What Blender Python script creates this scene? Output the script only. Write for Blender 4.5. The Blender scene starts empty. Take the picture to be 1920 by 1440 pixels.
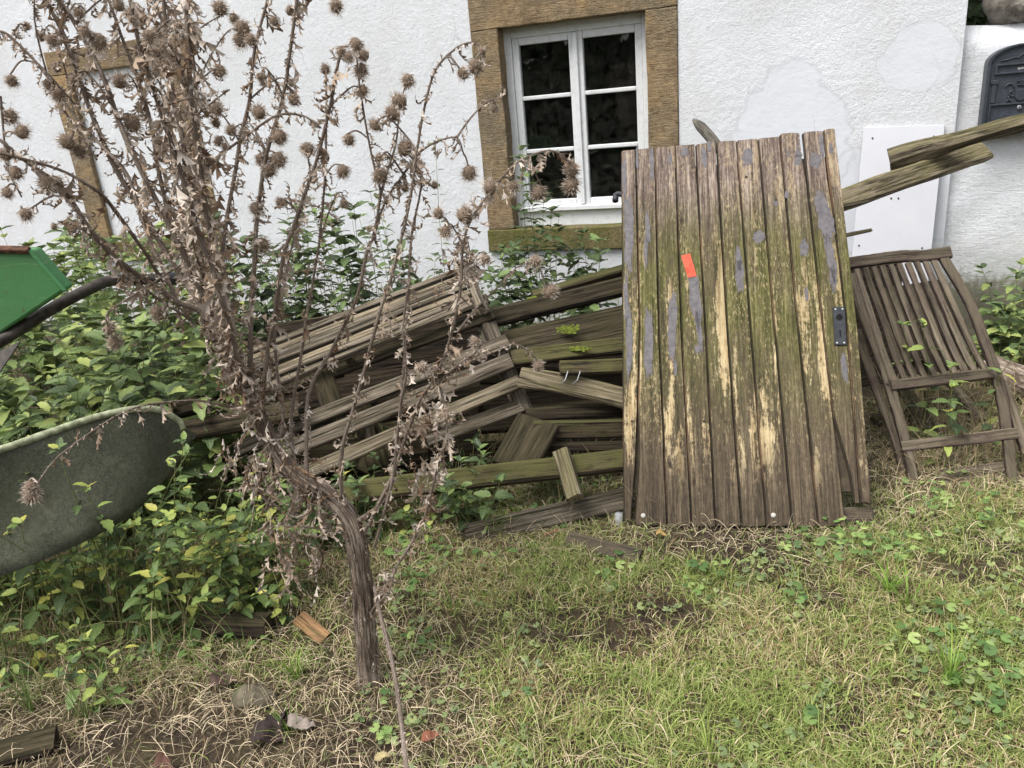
import bpy, math, random
import numpy as np
from mathutils import Vector, Matrix, noise

random.seed(7)
rng = np.random.default_rng(11)
SC = bpy.context.scene
COL = SC.collection

# ------------------------------------------------------------------ camera
FPX = 1441.57
PITCH, ROLL, YAW = 0.3395, -0.0897, 0.3497
CAMZ = 1.55
_f = Vector((-math.sin(YAW) * math.cos(PITCH), math.cos(YAW) * math.cos(PITCH), -math.sin(PITCH)))
_r0 = Vector((math.cos(YAW), math.sin(YAW), 0))
_u0 = _r0.cross(_f)
_r = _r0 * math.cos(ROLL) + _u0 * math.sin(ROLL)
_u = -_r0 * math.sin(ROLL) + _u0 * math.cos(ROLL)
FH = Vector((-math.sin(YAW), math.cos(YAW), 0))
CAM = Vector((0, 0, CAMZ))
cam_data = bpy.data.cameras.new('camera')
cam_data.sensor_width = 36
cam_data.lens = FPX / 1920 * 36
cam_data.clip_start = 0.05
cam_data.clip_end = 500
cam = bpy.data.objects.new('camera', cam_data)
m = Matrix((( _r.x, _u.x, -_f.x, 0), (_r.y, _u.y, -_f.y, 0), (_r.z, _u.z, -_f.z, CAMZ), (0, 0, 0, 1)))
cam.matrix_world = m
COL.objects.link(cam)
SC.camera = cam

# ------------------------------------------------------------------ sky, sun, exposure (overcast)
SUN_EL, SUN_AZ = math.radians(60), math.radians(215)     # azimuth clockwise from +Y
w = bpy.data.worlds.new('World')
SC.world = w
w.use_nodes = True
wn = w.node_tree
sky = wn.nodes.new('ShaderNodeTexSky')
sky.sky_type = 'NISHITA'
sky.sun_disc = False
sky.sun_elevation = SUN_EL
sky.sun_rotation = SUN_AZ
sky.air_density = 1.0
sky.dust_density = 4.0
sky.ozone_density = 1.0
hs = wn.nodes.new('ShaderNodeHueSaturation')
hs.inputs['Saturation'].default_value = 0.3
bg = wn.nodes['Background']
bg.inputs['Strength'].default_value = 0.115
wn.links.new(sky.outputs[0], hs.inputs['Color'])
wn.links.new(hs.outputs[0], bg.inputs[0])
sd = bpy.data.lights.new('sun', 'SUN')
sd.energy = 1.5
sd.angle = math.radians(28)
sd.color = (1.0, 0.97, 0.93)
sun = bpy.data.objects.new('sun', sd)
COL.objects.link(sun)
sdir = Vector((math.sin(SUN_AZ) * math.cos(SUN_EL), math.cos(SUN_AZ) * math.cos(SUN_EL), math.sin(SUN_EL)))
sun.rotation_euler = sdir.to_track_quat('Z', 'Y').to_euler()
SC.view_settings.view_transform = 'Standard'
SC.view_settings.look = 'None'
SC.view_settings.gamma = 1
SC.view_settings.use_curve_mapping = False
SC.view_settings.exposure = 1.1
SC.cycles.max_bounces = 6
SC.cycles.diffuse_bounces = 3
SC.cycles.transparent_max_bounces = 4

# ------------------------------------------------------------------ where a picture point lies in the place
def ray(px, py):
    return _f + _r * ((px - 960) / FPX) - _u * ((py - 720) / FPX)
def at(px, py, Y):            # on the vertical plane parallel to the house at distance Y
    d = ray(px, py); return CAM + d * (Y / d.y)
def hp(px, py, D):            # at horizontal distance D ahead of the viewer
    d = ray(px, py); return CAM + d * (D / d.dot(FH))
def gnd(px, py, z=0.0):
    d = ray(px, py); return CAM + d * ((z - CAMZ) / d.z)
def proj_np(P):
    d = P - np.array(CAM)
    zf = d @ np.array(_f)
    return 960 + FPX * (d @ np.array(_r)) / zf, 720 - FPX * (d @ np.array(_u)) / zf

def R(a, b): return random.uniform(a, b)

# ------------------------------------------------------------------ materials
def new_mat(name):
    m = bpy.data.materials.new(name); m.use_nodes = True
    return m, m.node_tree, m.node_tree.nodes['Principled BSDF']
def N(nt, typ, ins=None, **props):
    n = nt.nodes.new('ShaderNode' + typ)
    for k, v in props.items(): setattr(n, k, v)
    for k, v in (ins or {}).items():
        s = n.inputs[k]
        if isinstance(v, bpy.types.NodeSocket): nt.links.new(v, s)
        else: s.default_value = v
    return n
def C4(c): return (c[0], c[1], c[2], 1)
def mixc(nt, fac, a, b, blend='MIX'):
    n = nt.nodes.new('ShaderNodeMix'); n.data_type = 'RGBA'; n.blend_type = blend
    for s, v in ((n.inputs[0], fac), (n.inputs[6], a), (n.inputs[7], b)):
        if isinstance(v, bpy.types.NodeSocket): nt.links.new(v, s)
        elif isinstance(v, (int, float)): s.default_value = v
        else: s.default_value = C4(v)
    return n.outputs[2]
def ramp(nt, fac, stops):
    n = nt.nodes.new('ShaderNodeValToRGB'); nt.links.new(fac, n.inputs[0])
    e = n.color_ramp.elements
    while len(e) < len(stops): e.new(0.5)
    for el, (p, c) in zip(e, stops):
        el.position = p
        el.color = C4(c) if not isinstance(c, (int, float)) else (c, c, c, 1)
    return n.outputs[0]
def math_(nt, op, a, b=0.0, clamp=False):
    n = nt.nodes.new('ShaderNodeMath'); n.operation = op; n.use_clamp = clamp
    for s, v in ((n.inputs[0], a), (n.inputs[1], b)):
        if isinstance(v, bpy.types.NodeSocket): nt.links.new(v, s)
        else: s.default_value = v
    return n.outputs[0]
def nz(nt, vec, scale, detail=5, rough=0.6, w=None, dist=0.0):
    n = nt.nodes.new('ShaderNodeTexNoise'); n.inputs['Scale'].default_value = scale
    n.inputs['Detail'].default_value = detail; n.inputs['Roughness'].default_value = rough
    n.inputs['Distortion'].default_value = dist
    if w is not None:
        n.noise_dimensions = '4D'
        if isinstance(w, bpy.types.NodeSocket): nt.links.new(w, n.inputs['W'])
        else: n.inputs['W'].default_value = w
    if vec is not None: nt.links.new(vec, n.inputs['Vector'])
    return n.outputs[0]
def mapping(nt, vec, scale=(1, 1, 1), loc=(0, 0, 0)):
    n = nt.nodes.new('ShaderNodeMapping'); n.inputs['Scale'].default_value = scale
    n.inputs['Location'].default_value = loc; nt.links.new(vec, n.inputs['Vector']); return n.outputs[0]
def bump(nt, height, strength, dist, prev=None):
    n = nt.nodes.new('ShaderNodeBump'); n.inputs['Strength'].default_value = strength
    n.inputs['Distance'].default_value = dist; nt.links.new(height, n.inputs['Height'])
    if prev is not None: nt.links.new(prev, n.inputs['Normal'])
    return n.outputs[0]
def coords(nt, which='Object'):
    return nt.nodes.new('ShaderNodeTexCoord').outputs[which]
def fin(m, nt, bs, col, rough=0.85, normal=None, spec=0.3):
    if isinstance(col, bpy.types.NodeSocket): nt.links.new(col, bs.inputs['Base Color'])
    else: bs.inputs['Base Color'].default_value = C4(col)
    if isinstance(rough, bpy.types.NodeSocket): nt.links.new(rough, bs.inputs['Roughness'])
    else: bs.inputs['Roughness'].default_value = rough
    bs.inputs['Specular IOR Level'].default_value = spec
    if normal is not None: nt.links.new(normal, bs.inputs['Normal'])
    return m

def wood_mat(name, light, mid, dark, moss=0.0, mosscol=(0.085, 0.085, 0.028), gscale=1.0, pale=0.0):
    """weathered timber, grain along local X"""
    m, nt, bs = new_mat(name)
    co = coords(nt); inf = nt.nodes.new('ShaderNodeObjectInfo')
    wr = math_(nt, 'MULTIPLY', inf.outputs['Random'], 37.0)
    g1 = nz(nt, mapping(nt, co, (3.2, 85 * gscale, 85 * gscale)), 1.0, 9, 0.78, wr, 0.25)
    g2 = nz(nt, mapping(nt, co, (5, 190 * gscale, 190 * gscale)), 1.0, 4, 0.6, wr)
    bl = nz(nt, mapping(nt, co, (1, 2.5, 2.5)), 3.5, 5, 0.65, wr)
    gr = math_(nt, 'ADD', math_(nt, 'MULTIPLY', g1, 0.7), math_(nt, 'MULTIPLY', g2, 0.3))
    c = ramp(nt, gr, [(0.42, dark), (0.5, mid), (0.585, light)])
    ck = nz(nt, mapping(nt, co, (3.5, 85 * gscale, 85 * gscale)), 1.0, 3, 0.5, wr, 0.6)
    c = mixc(nt, ramp(nt, ck, [(0.36, 0.85), (0.42, 0.0)]), c, (dark[0] * .45, dark[1] * .45, dark[2] * .45))
    c = mixc(nt, ramp(nt, bl, [(0.35, 0.0), (0.7, 0.75)]), c, mixc(nt, 0.6, c, dark))
    kv = nt.nodes.new('ShaderNodeTexVoronoi'); kv.voronoi_dimensions = '4D'; kv.inputs['Scale'].default_value = 1.0
    nt.links.new(mapping(nt, co, (4.5, 16, 16)), kv.inputs['Vector']); nt.links.new(wr, kv.inputs['W'])
    c = mixc(nt, ramp(nt, kv.outputs['Distance'], [(0.12, 0.85), (0.2, 0.0)]), c, (dark[0] * .8, dark[1] * .7, dark[2] * .6))
    if pale: c = mixc(nt, ramp(nt, nz(nt, mapping(nt, co, (1.5, 20, 20)), 1.5, 5, 0.6, wr), [(0.52, 0.0), (0.66, pale)]), c, (0.42, 0.36, 0.27))
    if moss:
        geo = nt.nodes.new('ShaderNodeNewGeometry'); sx = N(nt, 'SeparateXYZ', {0: geo.outputs['Normal']})
        up = math_(nt, 'ADD', math_(nt, 'MULTIPLY', sx.outputs[2], 0.28), 0.1)
        mk = math_(nt, 'ADD', nz(nt, mapping(nt, co, (6, 12, 12)), 1.0, 8, 0.78, wr), up)
        c = mixc(nt, math_(nt, 'MULTIPLY', ramp(nt, mk, [(0.64, 0.0), (0.8, 1.0)]), moss), c, mosscol)
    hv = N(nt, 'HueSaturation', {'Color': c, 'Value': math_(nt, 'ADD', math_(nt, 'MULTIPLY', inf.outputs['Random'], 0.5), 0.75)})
    return fin(m, nt, bs, hv.outputs[0], 0.88, bump(nt, math_(nt, 'ADD', gr, math_(nt, 'MULTIPLY', ramp(nt, ck, [(0.36, 0.0), (0.43, 1.0)]), 0.5)), 1.0, 0.006), 0.25)

M = {}
M['wood_grey'] = wood_mat('wood_grey', (0.28, 0.235, 0.185), (0.12, 0.094, 0.072), (0.024, 0.018, 0.013), 0.15, pale=0.3)
M['wood_pale'] = wood_mat('wood_pale', (0.4, 0.34, 0.24), (0.21, 0.165, 0.11), (0.04, 0.029, 0.02), 0.15, pale=0.45)
M['wood_dark'] = wood_mat('wood_dark', (0.1, 0.074, 0.05), (0.038, 0.027, 0.018), (0.01, 0.007, 0.005), 0.22, (0.075, 0.075, 0.02))  # base lowered to put the pile's inner shade into the colour
M['wood_moss'] = wood_mat('wood_moss', (0.16, 0.12, 0.072), (0.075, 0.056, 0.035), (0.02, 0.015, 0.01), 0.75, (0.095, 0.095, 0.03))
M['wood_beam'] = wood_mat('wood_beam', (0.36, 0.3, 0.215), (0.16, 0.13, 0.085), (0.035, 0.027, 0.018), 0.35, (0.15, 0.145, 0.05))
M['wood_chair'] = wood_mat('wood_chair', (0.115, 0.083, 0.07), (0.062, 0.042, 0.036), (0.028, 0.018, 0.015), 0.35, (0.2, 0.175, 0.11), 1.3, pale=0.3)
M['wood_chip'] = wood_mat('wood_chip', (0.42, 0.26, 0.12), (0.28, 0.16, 0.08), (0.1, 0.06, 0.03), 0.0)

def door_mat():
    """weathered tongue-and-groove boards; u across, v up"""
    m, nt, bs = new_mat('door_boards')
    co = coords(nt); inf = nt.nodes.new('ShaderNodeObjectInfo')
    wr = math_(nt, 'MULTIPLY', inf.outputs['Random'], 31.0)
    sep = N(nt, 'SeparateXYZ', {0: co}); v = sep.outputs[1]
    g1 = nz(nt, mapping(nt, co, (70, 2.2, 20)), 1.0, 9, 0.78, wr, 0.8)
    g2 = nz(nt, mapping(nt, co, (200, 14, 60)), 1.0, 6, 0.75, wr)
    mot = nz(nt, mapping(nt, co, (75, 38, 75)), 1.0, 6, 0.8, wr)             # fine mottling
    gr = math_(nt, 'ADD', math_(nt, 'MULTIPLY', g1, 0.55), math_(nt, 'ADD', math_(nt, 'MULTIPLY', g2, 0.25), math_(nt, 'MULTIPLY', mot, 0.2)))
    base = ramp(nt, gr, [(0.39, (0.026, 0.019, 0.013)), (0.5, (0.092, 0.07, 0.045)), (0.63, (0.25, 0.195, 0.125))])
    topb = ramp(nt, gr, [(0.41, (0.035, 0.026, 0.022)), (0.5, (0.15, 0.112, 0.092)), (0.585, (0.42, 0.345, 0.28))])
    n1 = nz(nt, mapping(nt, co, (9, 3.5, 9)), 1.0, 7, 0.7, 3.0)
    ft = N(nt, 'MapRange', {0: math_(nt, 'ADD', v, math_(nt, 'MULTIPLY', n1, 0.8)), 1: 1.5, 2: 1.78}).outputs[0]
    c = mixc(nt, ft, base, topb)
    up = N(nt, 'MapRange', {0: v, 1: 0.3, 2: 0.8}).outputs[0]
    dn = N(nt, 'MapRange', {0: v, 1: 1.05, 2: 1.4, 3: 1.0, 4: 0.0}).outputs[0]
    n2 = nz(nt, mapping(nt, co, (9, 2.6, 9)), 1.0, 8, 0.78, wr)
    al = math_(nt, 'MULTIPLY', math_(nt, 'MULTIPLY', up, dn), ramp(nt, n2, [(0.36, 0.0), (0.52, 0.9)]))
    c = mixc(nt, al, c, ramp(nt, gr, [(0.41, (0.026, 0.028, 0.007)), (0.5, (0.085, 0.085, 0.024)), (0.61, (0.23, 0.21, 0.085))]))
    n3 = nz(nt, mapping(nt, co, (15, 1.9, 15)), 1.0, 5, 0.6, wr, 0.3)
    k = math_(nt, 'ADD', math_(nt, 'MULTIPLY', n3, 0.64), math_(nt, 'ADD', math_(nt, 'MULTIPLY', mot, 0.26), math_(nt, 'MULTIPLY', g2, 0.16)))
    f1 = N(nt, 'MapRange', {0: v, 1: 0.08, 2: 0.3}).outputs[0]
    f2 = N(nt, 'MapRange', {0: v, 1: 0.72, 2: 1.15, 3: 1.0, 4: 0.35}).outputs[0]
    raw = math_(nt, 'MULTIPLY', math_(nt, 'MULTIPLY', f1, f2), ramp(nt, k, [(0.562, 0.0), (0.595, 1.0)]))
    c = mixc(nt, raw, c, ramp(nt, gr, [(0.41, (0.17, 0.11, 0.055)), (0.49, (0.4, 0.3, 0.16)), (0.58, (0.6, 0.5, 0.31))]))
    n5 = nz(nt, mapping(nt, co, (150, 45, 150)), 1.0, 5, 0.75, wr)
    n6 = nz(nt, mapping(nt, co, (9, 4, 9)), 1.0, 5, 0.65, wr)
    sp = math_(nt, 'MULTIPLY', ramp(nt, n5, [(0.54, 0.0), (0.6, 0.7)]), ramp(nt, n6, [(0.44, 0.0), (0.56, 1.0)]))
    c = mixc(nt, math_(nt, 'MULTIPLY', sp, N(nt, 'MapRange', {0: v, 1: .15, 2: .5}).outputs[0]), c, (0.42, 0.34, 0.19))
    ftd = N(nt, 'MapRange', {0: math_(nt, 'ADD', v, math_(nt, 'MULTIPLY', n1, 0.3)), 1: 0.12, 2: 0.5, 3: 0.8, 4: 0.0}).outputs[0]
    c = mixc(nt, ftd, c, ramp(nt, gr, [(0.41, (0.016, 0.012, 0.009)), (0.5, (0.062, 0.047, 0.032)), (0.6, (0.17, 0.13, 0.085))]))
    vo = nt.nodes.new('ShaderNodeTexVoronoi'); vo.inputs['Scale'].default_value = 1.0
    nt.links.new(mapping(nt, co, (11, 5, 1)), vo.inputs['Vector'])
    c = mixc(nt, ramp(nt, vo.outputs['Distance'], [(0.05, 0.9), (0.11, 0.0)]), c, (0.035, 0.025, 0.018))
    # near-black colour inside the grooves, reddish bare wood in places
    gz_ = N(nt, 'MapRange', {0: sep.outputs[2], 1: -0.0035, 2: -0.0015, 3: 0.8, 4: 0.0}).outputs[0]
    c = mixc(nt, gz_, c, ramp(nt, n3, [(0.5, (0.022, 0.018, 0.012)), (0.62, (0.16, 0.09, 0.055))]))
    hh = math_(nt, 'SUBTRACT', gr, math_(nt, 'MULTIPLY', raw, 0.2))
    return fin(m, nt, bs, c, 0.86, bump(nt, hh, 1.0, 0.008), 0.25)
M['door'] = door_mat()

def simple(name, c1, c2, scale=20, rough=0.7, bstr=0.3, bdist=0.002, metal=0.0, detail=5, lo=0.35, hi=0.65):
    m, nt, bs = new_mat(name); co = coords(nt)
    n = nz(nt, co, scale, detail, 0.65)
    bs.inputs['Metallic'].default_value = metal
    return fin(m, nt, bs, ramp(nt, n, [(lo, c1), (hi, c2)]), rough, bump(nt, n, bstr, bdist))
M['flake'] = simple('old_paint', (0.085, 0.078, 0.082), (0.15, 0.137, 0.142), 40, 0.6, 0.5, 0.002)
M['door_dark'] = simple('door_back', (0.04, 0.03, 0.02), (0.09, 0.07, 0.045), 20, 0.9)
M['black_plate'] = simple('black_plate', (0.018, 0.02, 0.024), (0.035, 0.038, 0.044), 60, 0.45, 0.2, 0.0005)
M['hole'] = simple('dark_hole', (0.004, 0.004, 0.004), (0.01, 0.008, 0.006), 60, 0.9)
M['sticker'] = simple('red_sticker', (0.6, 0.06, 0.025), (0.72, 0.1, 0.045), 30, 0.5, 0.1, 0.0005)
M['ink'] = simple('ink', (0.1, 0.015, 0.01), (0.14, 0.03, 0.02), 30, 0.6)
M['steel'] = simple('grey_steel', (0.3, 0.31, 0.32), (0.45, 0.46, 0.47), 60, 0.4, 0.1, 0.0005, 0.7)
M['white_cap'] = simple('white_cap', (0.42, 0.4, 0.36), (0.56, 0.54, 0.5), 200, 0.6)
M['paint_white'] = None
def paint_white():
    m, nt, bs = new_mat('window_paint'); co = coords(nt)
    n = nz(nt, co, 26, 7, 0.7); n2 = nz(nt, co, 160, 3, 0.6)
    c = mixc(nt, ramp(nt, n, [(0.5, 0.0), (0.72, 0.55)]), (0.66, 0.675, 0.68), (0.4, 0.4, 0.37))
    c = mixc(nt, ramp(nt, nz(nt, co, 60, 6, 0.75), [(0.66, 0.0), (0.72, 0.8)]), c, (0.2, 0.19, 0.16))
    return fin(m, nt, bs, c, 0.6, bump(nt, math_(nt, 'ADD', n, math_(nt, 'MULTIPLY', n2, .4)), 0.5, 0.003))
M['paint_white'] = paint_white()
def glass_mat():
    m, nt, bs = new_mat('window_glass'); co = coords(nt)
    d = ramp(nt, nz(nt, co, 14, 7, 0.75), [(0.4, 0.0), (0.75, 0.06)])
    bs.inputs['Base Color'].default_value = (0.9, 0.95, 0.93, 1)
    bs.inputs['Transmission Weight'].default_value = 1.0
    bs.inputs['Roughness'].default_value = 0.02; bs.inputs['IOR'].default_value = 1.45
    dif = N(nt, 'BsdfDiffuse', {'Color': (0.25, 0.25, 0.22, 1)})
    mx = N(nt, 'MixShader', {0: d, 1: bs.outputs[0], 2: dif.outputs[0]})
    nt.links.new(mx.outputs[0], nt.nodes['Material Output'].inputs['Surface'])
    return m
M['glass'] = glass_mat()
M['room'] = simple('dark_room', (0.02, 0.02, 0.018), (0.05, 0.047, 0.04), 3, 0.95)

def stone_mat():
    m, nt, bs = new_mat('sandstone'); co = coords(nt); inf = nt.nodes.new('ShaderNodeObjectInfo')
    wr = math_(nt, 'MULTIPLY', inf.outputs['Random'], 20)
    n = nz(nt, co, 5, 7, 0.65, wr); f = nz(nt, co, 90, 4, 0.7)
    ch = nz(nt, mapping(nt, co, (16, 16, 120)), 1.0, 4, 0.6, wr, 1.0)       # horizontal chisel marks
    c = ramp(nt, n, [(0.36, (0.2, 0.145, 0.085)), (0.5, (0.31, 0.225, 0.13)), (0.64, (0.4, 0.275, 0.14))])
    c = mixc(nt, ramp(nt, nz(nt, co, 2.6, 5, 0.7, wr), [(0.42, 0.0), (0.62, 0.75)]), c, (0.2, 0.17, 0.12))
    c = mixc(nt, ramp(nt, ch, [(0.36, 0.35), (0.5, 0.0)]), c, (0.1, 0.065, 0.035))
    mo = nz(nt, co, 28, 8, 0.78, wr)
    c = mixc(nt, ramp(nt, mo, [(0.36, 0.7), (0.5, 0.0)]), c, (0.11, 0.075, 0.042))
    c = mixc(nt, ramp(nt, mo, [(0.54, 0.0), (0.66, 0.6)]), c, (0.44, 0.34, 0.2))
    c = mixc(nt, ramp(nt, nz(nt, co, 45, 5, 0.7, wr), [(0.66, 0.0), (0.71, 0.8)]), c, (0.55, 0.5, 0.44))
    # lichen and algae low on the sill
    sx = N(nt, 'SeparateXYZ', {0: coords(nt, 'Object')})
    h = math_(nt, 'ADD', math_(nt, 'MULTIPLY', ch, 0.6), math_(nt, 'MULTIPLY', f, 0.5))
    return fin(m, nt, bs, c, 0.92, bump(nt, h, 1.0, 0.022), 0.15)
M['stone'] = stone_mat()
def mossy_stone(name, amount):
    m, nt, bs = new_mat(name); co = coords(nt)
    n = nz(nt, co, 6, 7, 0.68); f = nz(nt, co, 60, 5, 0.7)
    c = ramp(nt, f, [(0.35, (0.1, 0.075, 0.042)), (0.65, (0.26, 0.2, 0.12))])
    c = mixc(nt, ramp(nt, n, [(0.5 - amount * .22, 0.0), (0.62, 0.9)]), c, mixc(nt, f, (0.05, 0.055, 0.012), (0.15, 0.15, 0.045)))
    return fin(m, nt, bs, c, 0.93, bump(nt, f, 0.8, 0.01), 0.15)
M['stone_moss'] = mossy_stone('mossy_sandstone', 0.9)
M['stone_grey'] = simple('grey_stone', (0.1, 0.09, 0.075), (0.3, 0.27, 0.23), 14, 0.9, 0.9, 0.02, 0, 8)

def wall_mat(name, patches, stain_z, rough_scale, streak=False):
    """white lime render: rough-cast grains, smooth repairs, mould along the foot"""
    m, nt, bs = new_mat(name); co = coords(nt)
    big = nz(nt, co, 1.3, 6, 0.65); med = nz(nt, co, 22, 6, 0.7)
    gr = nz(nt, co, rough_scale, 4, 0.72); gr2 = nz(nt, co, rough_scale * .33, 4, 0.65)
    c = mixc(nt, ramp(nt, big, [(0.35, 0.0), (0.65, 1.0)]), (0.68, 0.7, 0.73), (0.6, 0.612, 0.625))
    pit = ramp(nt, gr, [(0.34, 1.0), (0.46, 0.0)])
    sm = rim = None
    wob = nz(nt, co, 5, 5, 0.6); wob2 = nz(nt, co, 2.2, 4, 0.6)
    for (x, z, rx, rz) in patches:
        v = N(nt, 'VectorMath', {0: co, 1: (x, 0, z)}, operation='SUBTRACT').outputs[0]
        v = N(nt, 'VectorMath', {0: v, 1: (1 / rx, 0, 1 / rz)}, operation='MULTIPLY').outputs[0]
        ln = N(nt, 'VectorMath', {0: v}, operation='LENGTH').outputs['Value']
        ln = math_(nt, 'ADD', ln, math_(nt, 'ADD', math_(nt, 'MULTIPLY', math_(nt, 'SUBTRACT', wob, 0.5), 0.7), math_(nt, 'MULTIPLY', math_(nt, 'SUBTRACT', wob2, 0.5), 1.1)))
        e = N(nt, 'MapRange', {0: ln, 1: 0.97, 2: 1.03, 3: 1.0, 4: 0.0}).outputs[0]
        sm = e if sm is None else math_(nt, 'MAXIMUM', sm, e)
        rg = N(nt, 'MapRange', {0: math_(nt, 'ABSOLUTE', math_(nt, 'SUBTRACT', ln, 0.99)), 1: 0.0, 2: 0.06, 3: 1.0, 4: 0.0}).outputs[0]
        rim = rg if rim is None else math_(nt, 'MAXIMUM', rim, rg)
    keep = math_(nt, 'SUBTRACT', 1.0, math_(nt, 'MULTIPLY', sm, 0.7)) if sm is not None else None
    pk = math_(nt, 'MULTIPLY', pit, 0.42)
    if keep is not None: pk = math_(nt, 'MULTIPLY', pk, keep)
    c = mixc(nt, pk, c, (0.42, 0.42, 0.41))
    c = mixc(nt, ramp(nt, nz(nt, mapping(nt, co, (1, 1, .35)), 3.2, 6, 0.72), [(0.5, 0.0), (0.74, 0.3)]), c, (0.47, 0.45, 0.4))
    if sm is not None: c = mixc(nt, math_(nt, 'MULTIPLY', sm, 0.7), c, (0.62, 0.645, 0.685))
    if rim is not None: c = mixc(nt, math_(nt, 'MULTIPLY', rim, math_(nt, 'MULTIPLY', med, 0.75)), c, (0.42, 0.43, 0.44))
    wv_ = N(nt, 'VectorMath', {0: co, 1: (0, 0, 0)}, operation='ADD').outputs[0]
    nn_ = nt.nodes.new('ShaderNodeTexNoise'); nn_.inputs['Scale'].default_value = 3.0; nn_.inputs['Detail'].default_value = 6; nt.links.new(co, nn_.inputs['Vector'])
    wv_ = mixc(nt, 0.12, co, nn_.outputs['Color'], 'ADD')
    vc = nt.nodes.new('ShaderNodeTexVoronoi'); vc.feature = 'DISTANCE_TO_EDGE'; vc.inputs['Scale'].default_value = 1.3; nt.links.new(wv_, vc.inputs['Vector'])
    crk = math_(nt, 'MULTIPLY', N(nt, 'MapRange', {0: vc.outputs['Distance'], 1: 0.002, 2: 0.006, 3: 0.28, 4: 0.0}).outputs[0], ramp(nt, wob2, [(0.5, 0.0), (0.58, 1.0)]))
    c = mixc(nt, crk, c, (0.3, 0.29, 0.27))
    sx = N(nt, 'SeparateXYZ', {0: co})
    lo = math_(nt, 'ADD', sx.outputs[2], math_(nt, 'MULTIPLY', math_(nt, 'SUBTRACT', med, 0.5), 0.32))
    lo = math_(nt, 'ADD', lo, math_(nt, 'MULTIPLY', math_(nt, 'SUBTRACT', gr2, 0.5), 0.12))
    st = N(nt, 'MapRange', {0: lo, 1: stain_z - 0.05, 2: stain_z + 0.05, 3: 0.95, 4: 0.0}).outputs[0]
    c = mixc(nt, st, c, mixc(nt, gr2, (0.035, 0.032, 0.022), (0.16, 0.14, 0.085)))
    st2 = N(nt, 'MapRange', {0: lo, 1: stain_z + 0.02, 2: stain_z + 0.35, 3: 0.3, 4: 0.0}).outputs[0]
    c = mixc(nt, st2, c, (0.36, 0.36, 0.26))
    h = math_(nt, 'ADD', math_(nt, 'MULTIPLY', gr, 0.5), math_(nt, 'MULTIPLY', gr2, 0.8))
    if streak: h = math_(nt, 'ADD', h, math_(nt, 'MULTIPLY', nz(nt, mapping(nt, co, (9, 9, 75)), 1.0, 5, 0.65, None, 1.5), 0.55))
    if keep is not None:
        h = math_(nt, 'MULTIPLY', h, keep)
        h = math_(nt, 'ADD', h, math_(nt, 'MULTIPLY', sm, 0.45))
    h = math_(nt, 'ADD', h, math_(nt, 'MULTIPLY', wob2, 1.6))
    return fin(m, nt, bs, c, 0.92, bump(nt, h, 0.7, 0.0095), 0.15)

def tint_mat(name, stops, source='rnd', transl=0.25, rough=0.6, nscale=60, spec=0.3, back=None, veins=False):
    """leafy material; colour picked along a ramp by leaf"""
    m, nt, bs = new_mat(name)
    if source == 'rnd':
        a = nt.nodes.new('ShaderNodeAttribute'); a.attribute_name = 'rnd'; fac = a.outputs['Fac']
    else:
        fac = nt.nodes.new('ShaderNodeObjectInfo').outputs['Random']
    n = nz(nt, coords(nt), nscale, 4, 0.6)
    f = math_(nt, 'ADD', fac, math_(nt, 'MULTIPLY', math_(nt, 'SUBTRACT', n, 0.5), 0.3), True)
    c = ramp(nt, f, stops)
    if veins:
        lu = nt.nodes.new('ShaderNodeAttribute'); lu.attribute_name = 'luv'
        sv = N(nt, 'SeparateXYZ', {0: lu.outputs['Vector']}); ay = math_(nt, 'ABSOLUTE', sv.outputs[1])
        sn = math_(nt, 'SINE', math_(nt, 'MULTIPLY', math_(nt, 'SUBTRACT', sv.outputs[0], math_(nt, 'MULTIPLY', ay, 0.9)), 44.0))
        vm = math_(nt, 'MAXIMUM', N(nt, 'MapRange', {0: ay, 1: .012, 2: .03, 3: 1.0, 4: 0.0}).outputs[0], N(nt, 'MapRange', {0: sn, 1: .75, 2: 1.0}).outputs[0])
        c = mixc(nt, math_(nt, 'MULTIPLY', vm, 0.4), c, mixc(nt, 0.5, c, (0.4, 0.46, 0.22)))
        c = mixc(nt, ramp(nt, nz(nt, coords(nt), 35, 5, 0.7), [(0.6, 0.0), (0.68, 0.6)]), c, (0.13, 0.09, 0.04))
    if back is not None:
        g = nt.nodes.new('ShaderNodeNewGeometry')
        c = mixc(nt, g.outputs['Backfacing'], c, mixc(nt, back[0], c, back[1]))
    fin(m, nt, bs, c, rough, bump(nt, n, 0.25, 0.003), spec)
    if transl:
        t = N(nt, 'BsdfTranslucent', {'Color': c})
        mx = N(nt, 'MixShader', {0: transl, 1: bs.outputs[0], 2: t.outputs[0]})
        nt.links.new(mx.outputs[0], nt.nodes['Material Output'].inputs['Surface'])
    return m
GREENS = [(0.0, (0.03, 0.058, 0.022)), (0.35, (0.09, 0.145, 0.045)), (0.65, (0.19, 0.275, 0.075)), (0.85, (0.33, 0.4, 0.1)), (1.0, (0.52, 0.47, 0.11))]  # dark ends of both leaf ramps put the shade between leaves into the colour
DARKG = [(0.0, (0.026, 0.046, 0.02)), (0.45, (0.08, 0.125, 0.048)), (0.75, (0.18, 0.255, 0.08)), (1.0, (0.36, 0.41, 0.12))]
M['leaf_obj'] = tint_mat('weed_leaf', GREENS, 'obj', 0.22, 0.45, back=(0.5, (0.25, 0.3, 0.15)), veins=True)
M['leaf_join'] = tint_mat('nettle_leaf', DARKG, 'rnd', 0.22, 0.5, back=(0.5, (0.2, 0.24, 0.12)), veins=True)
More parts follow.
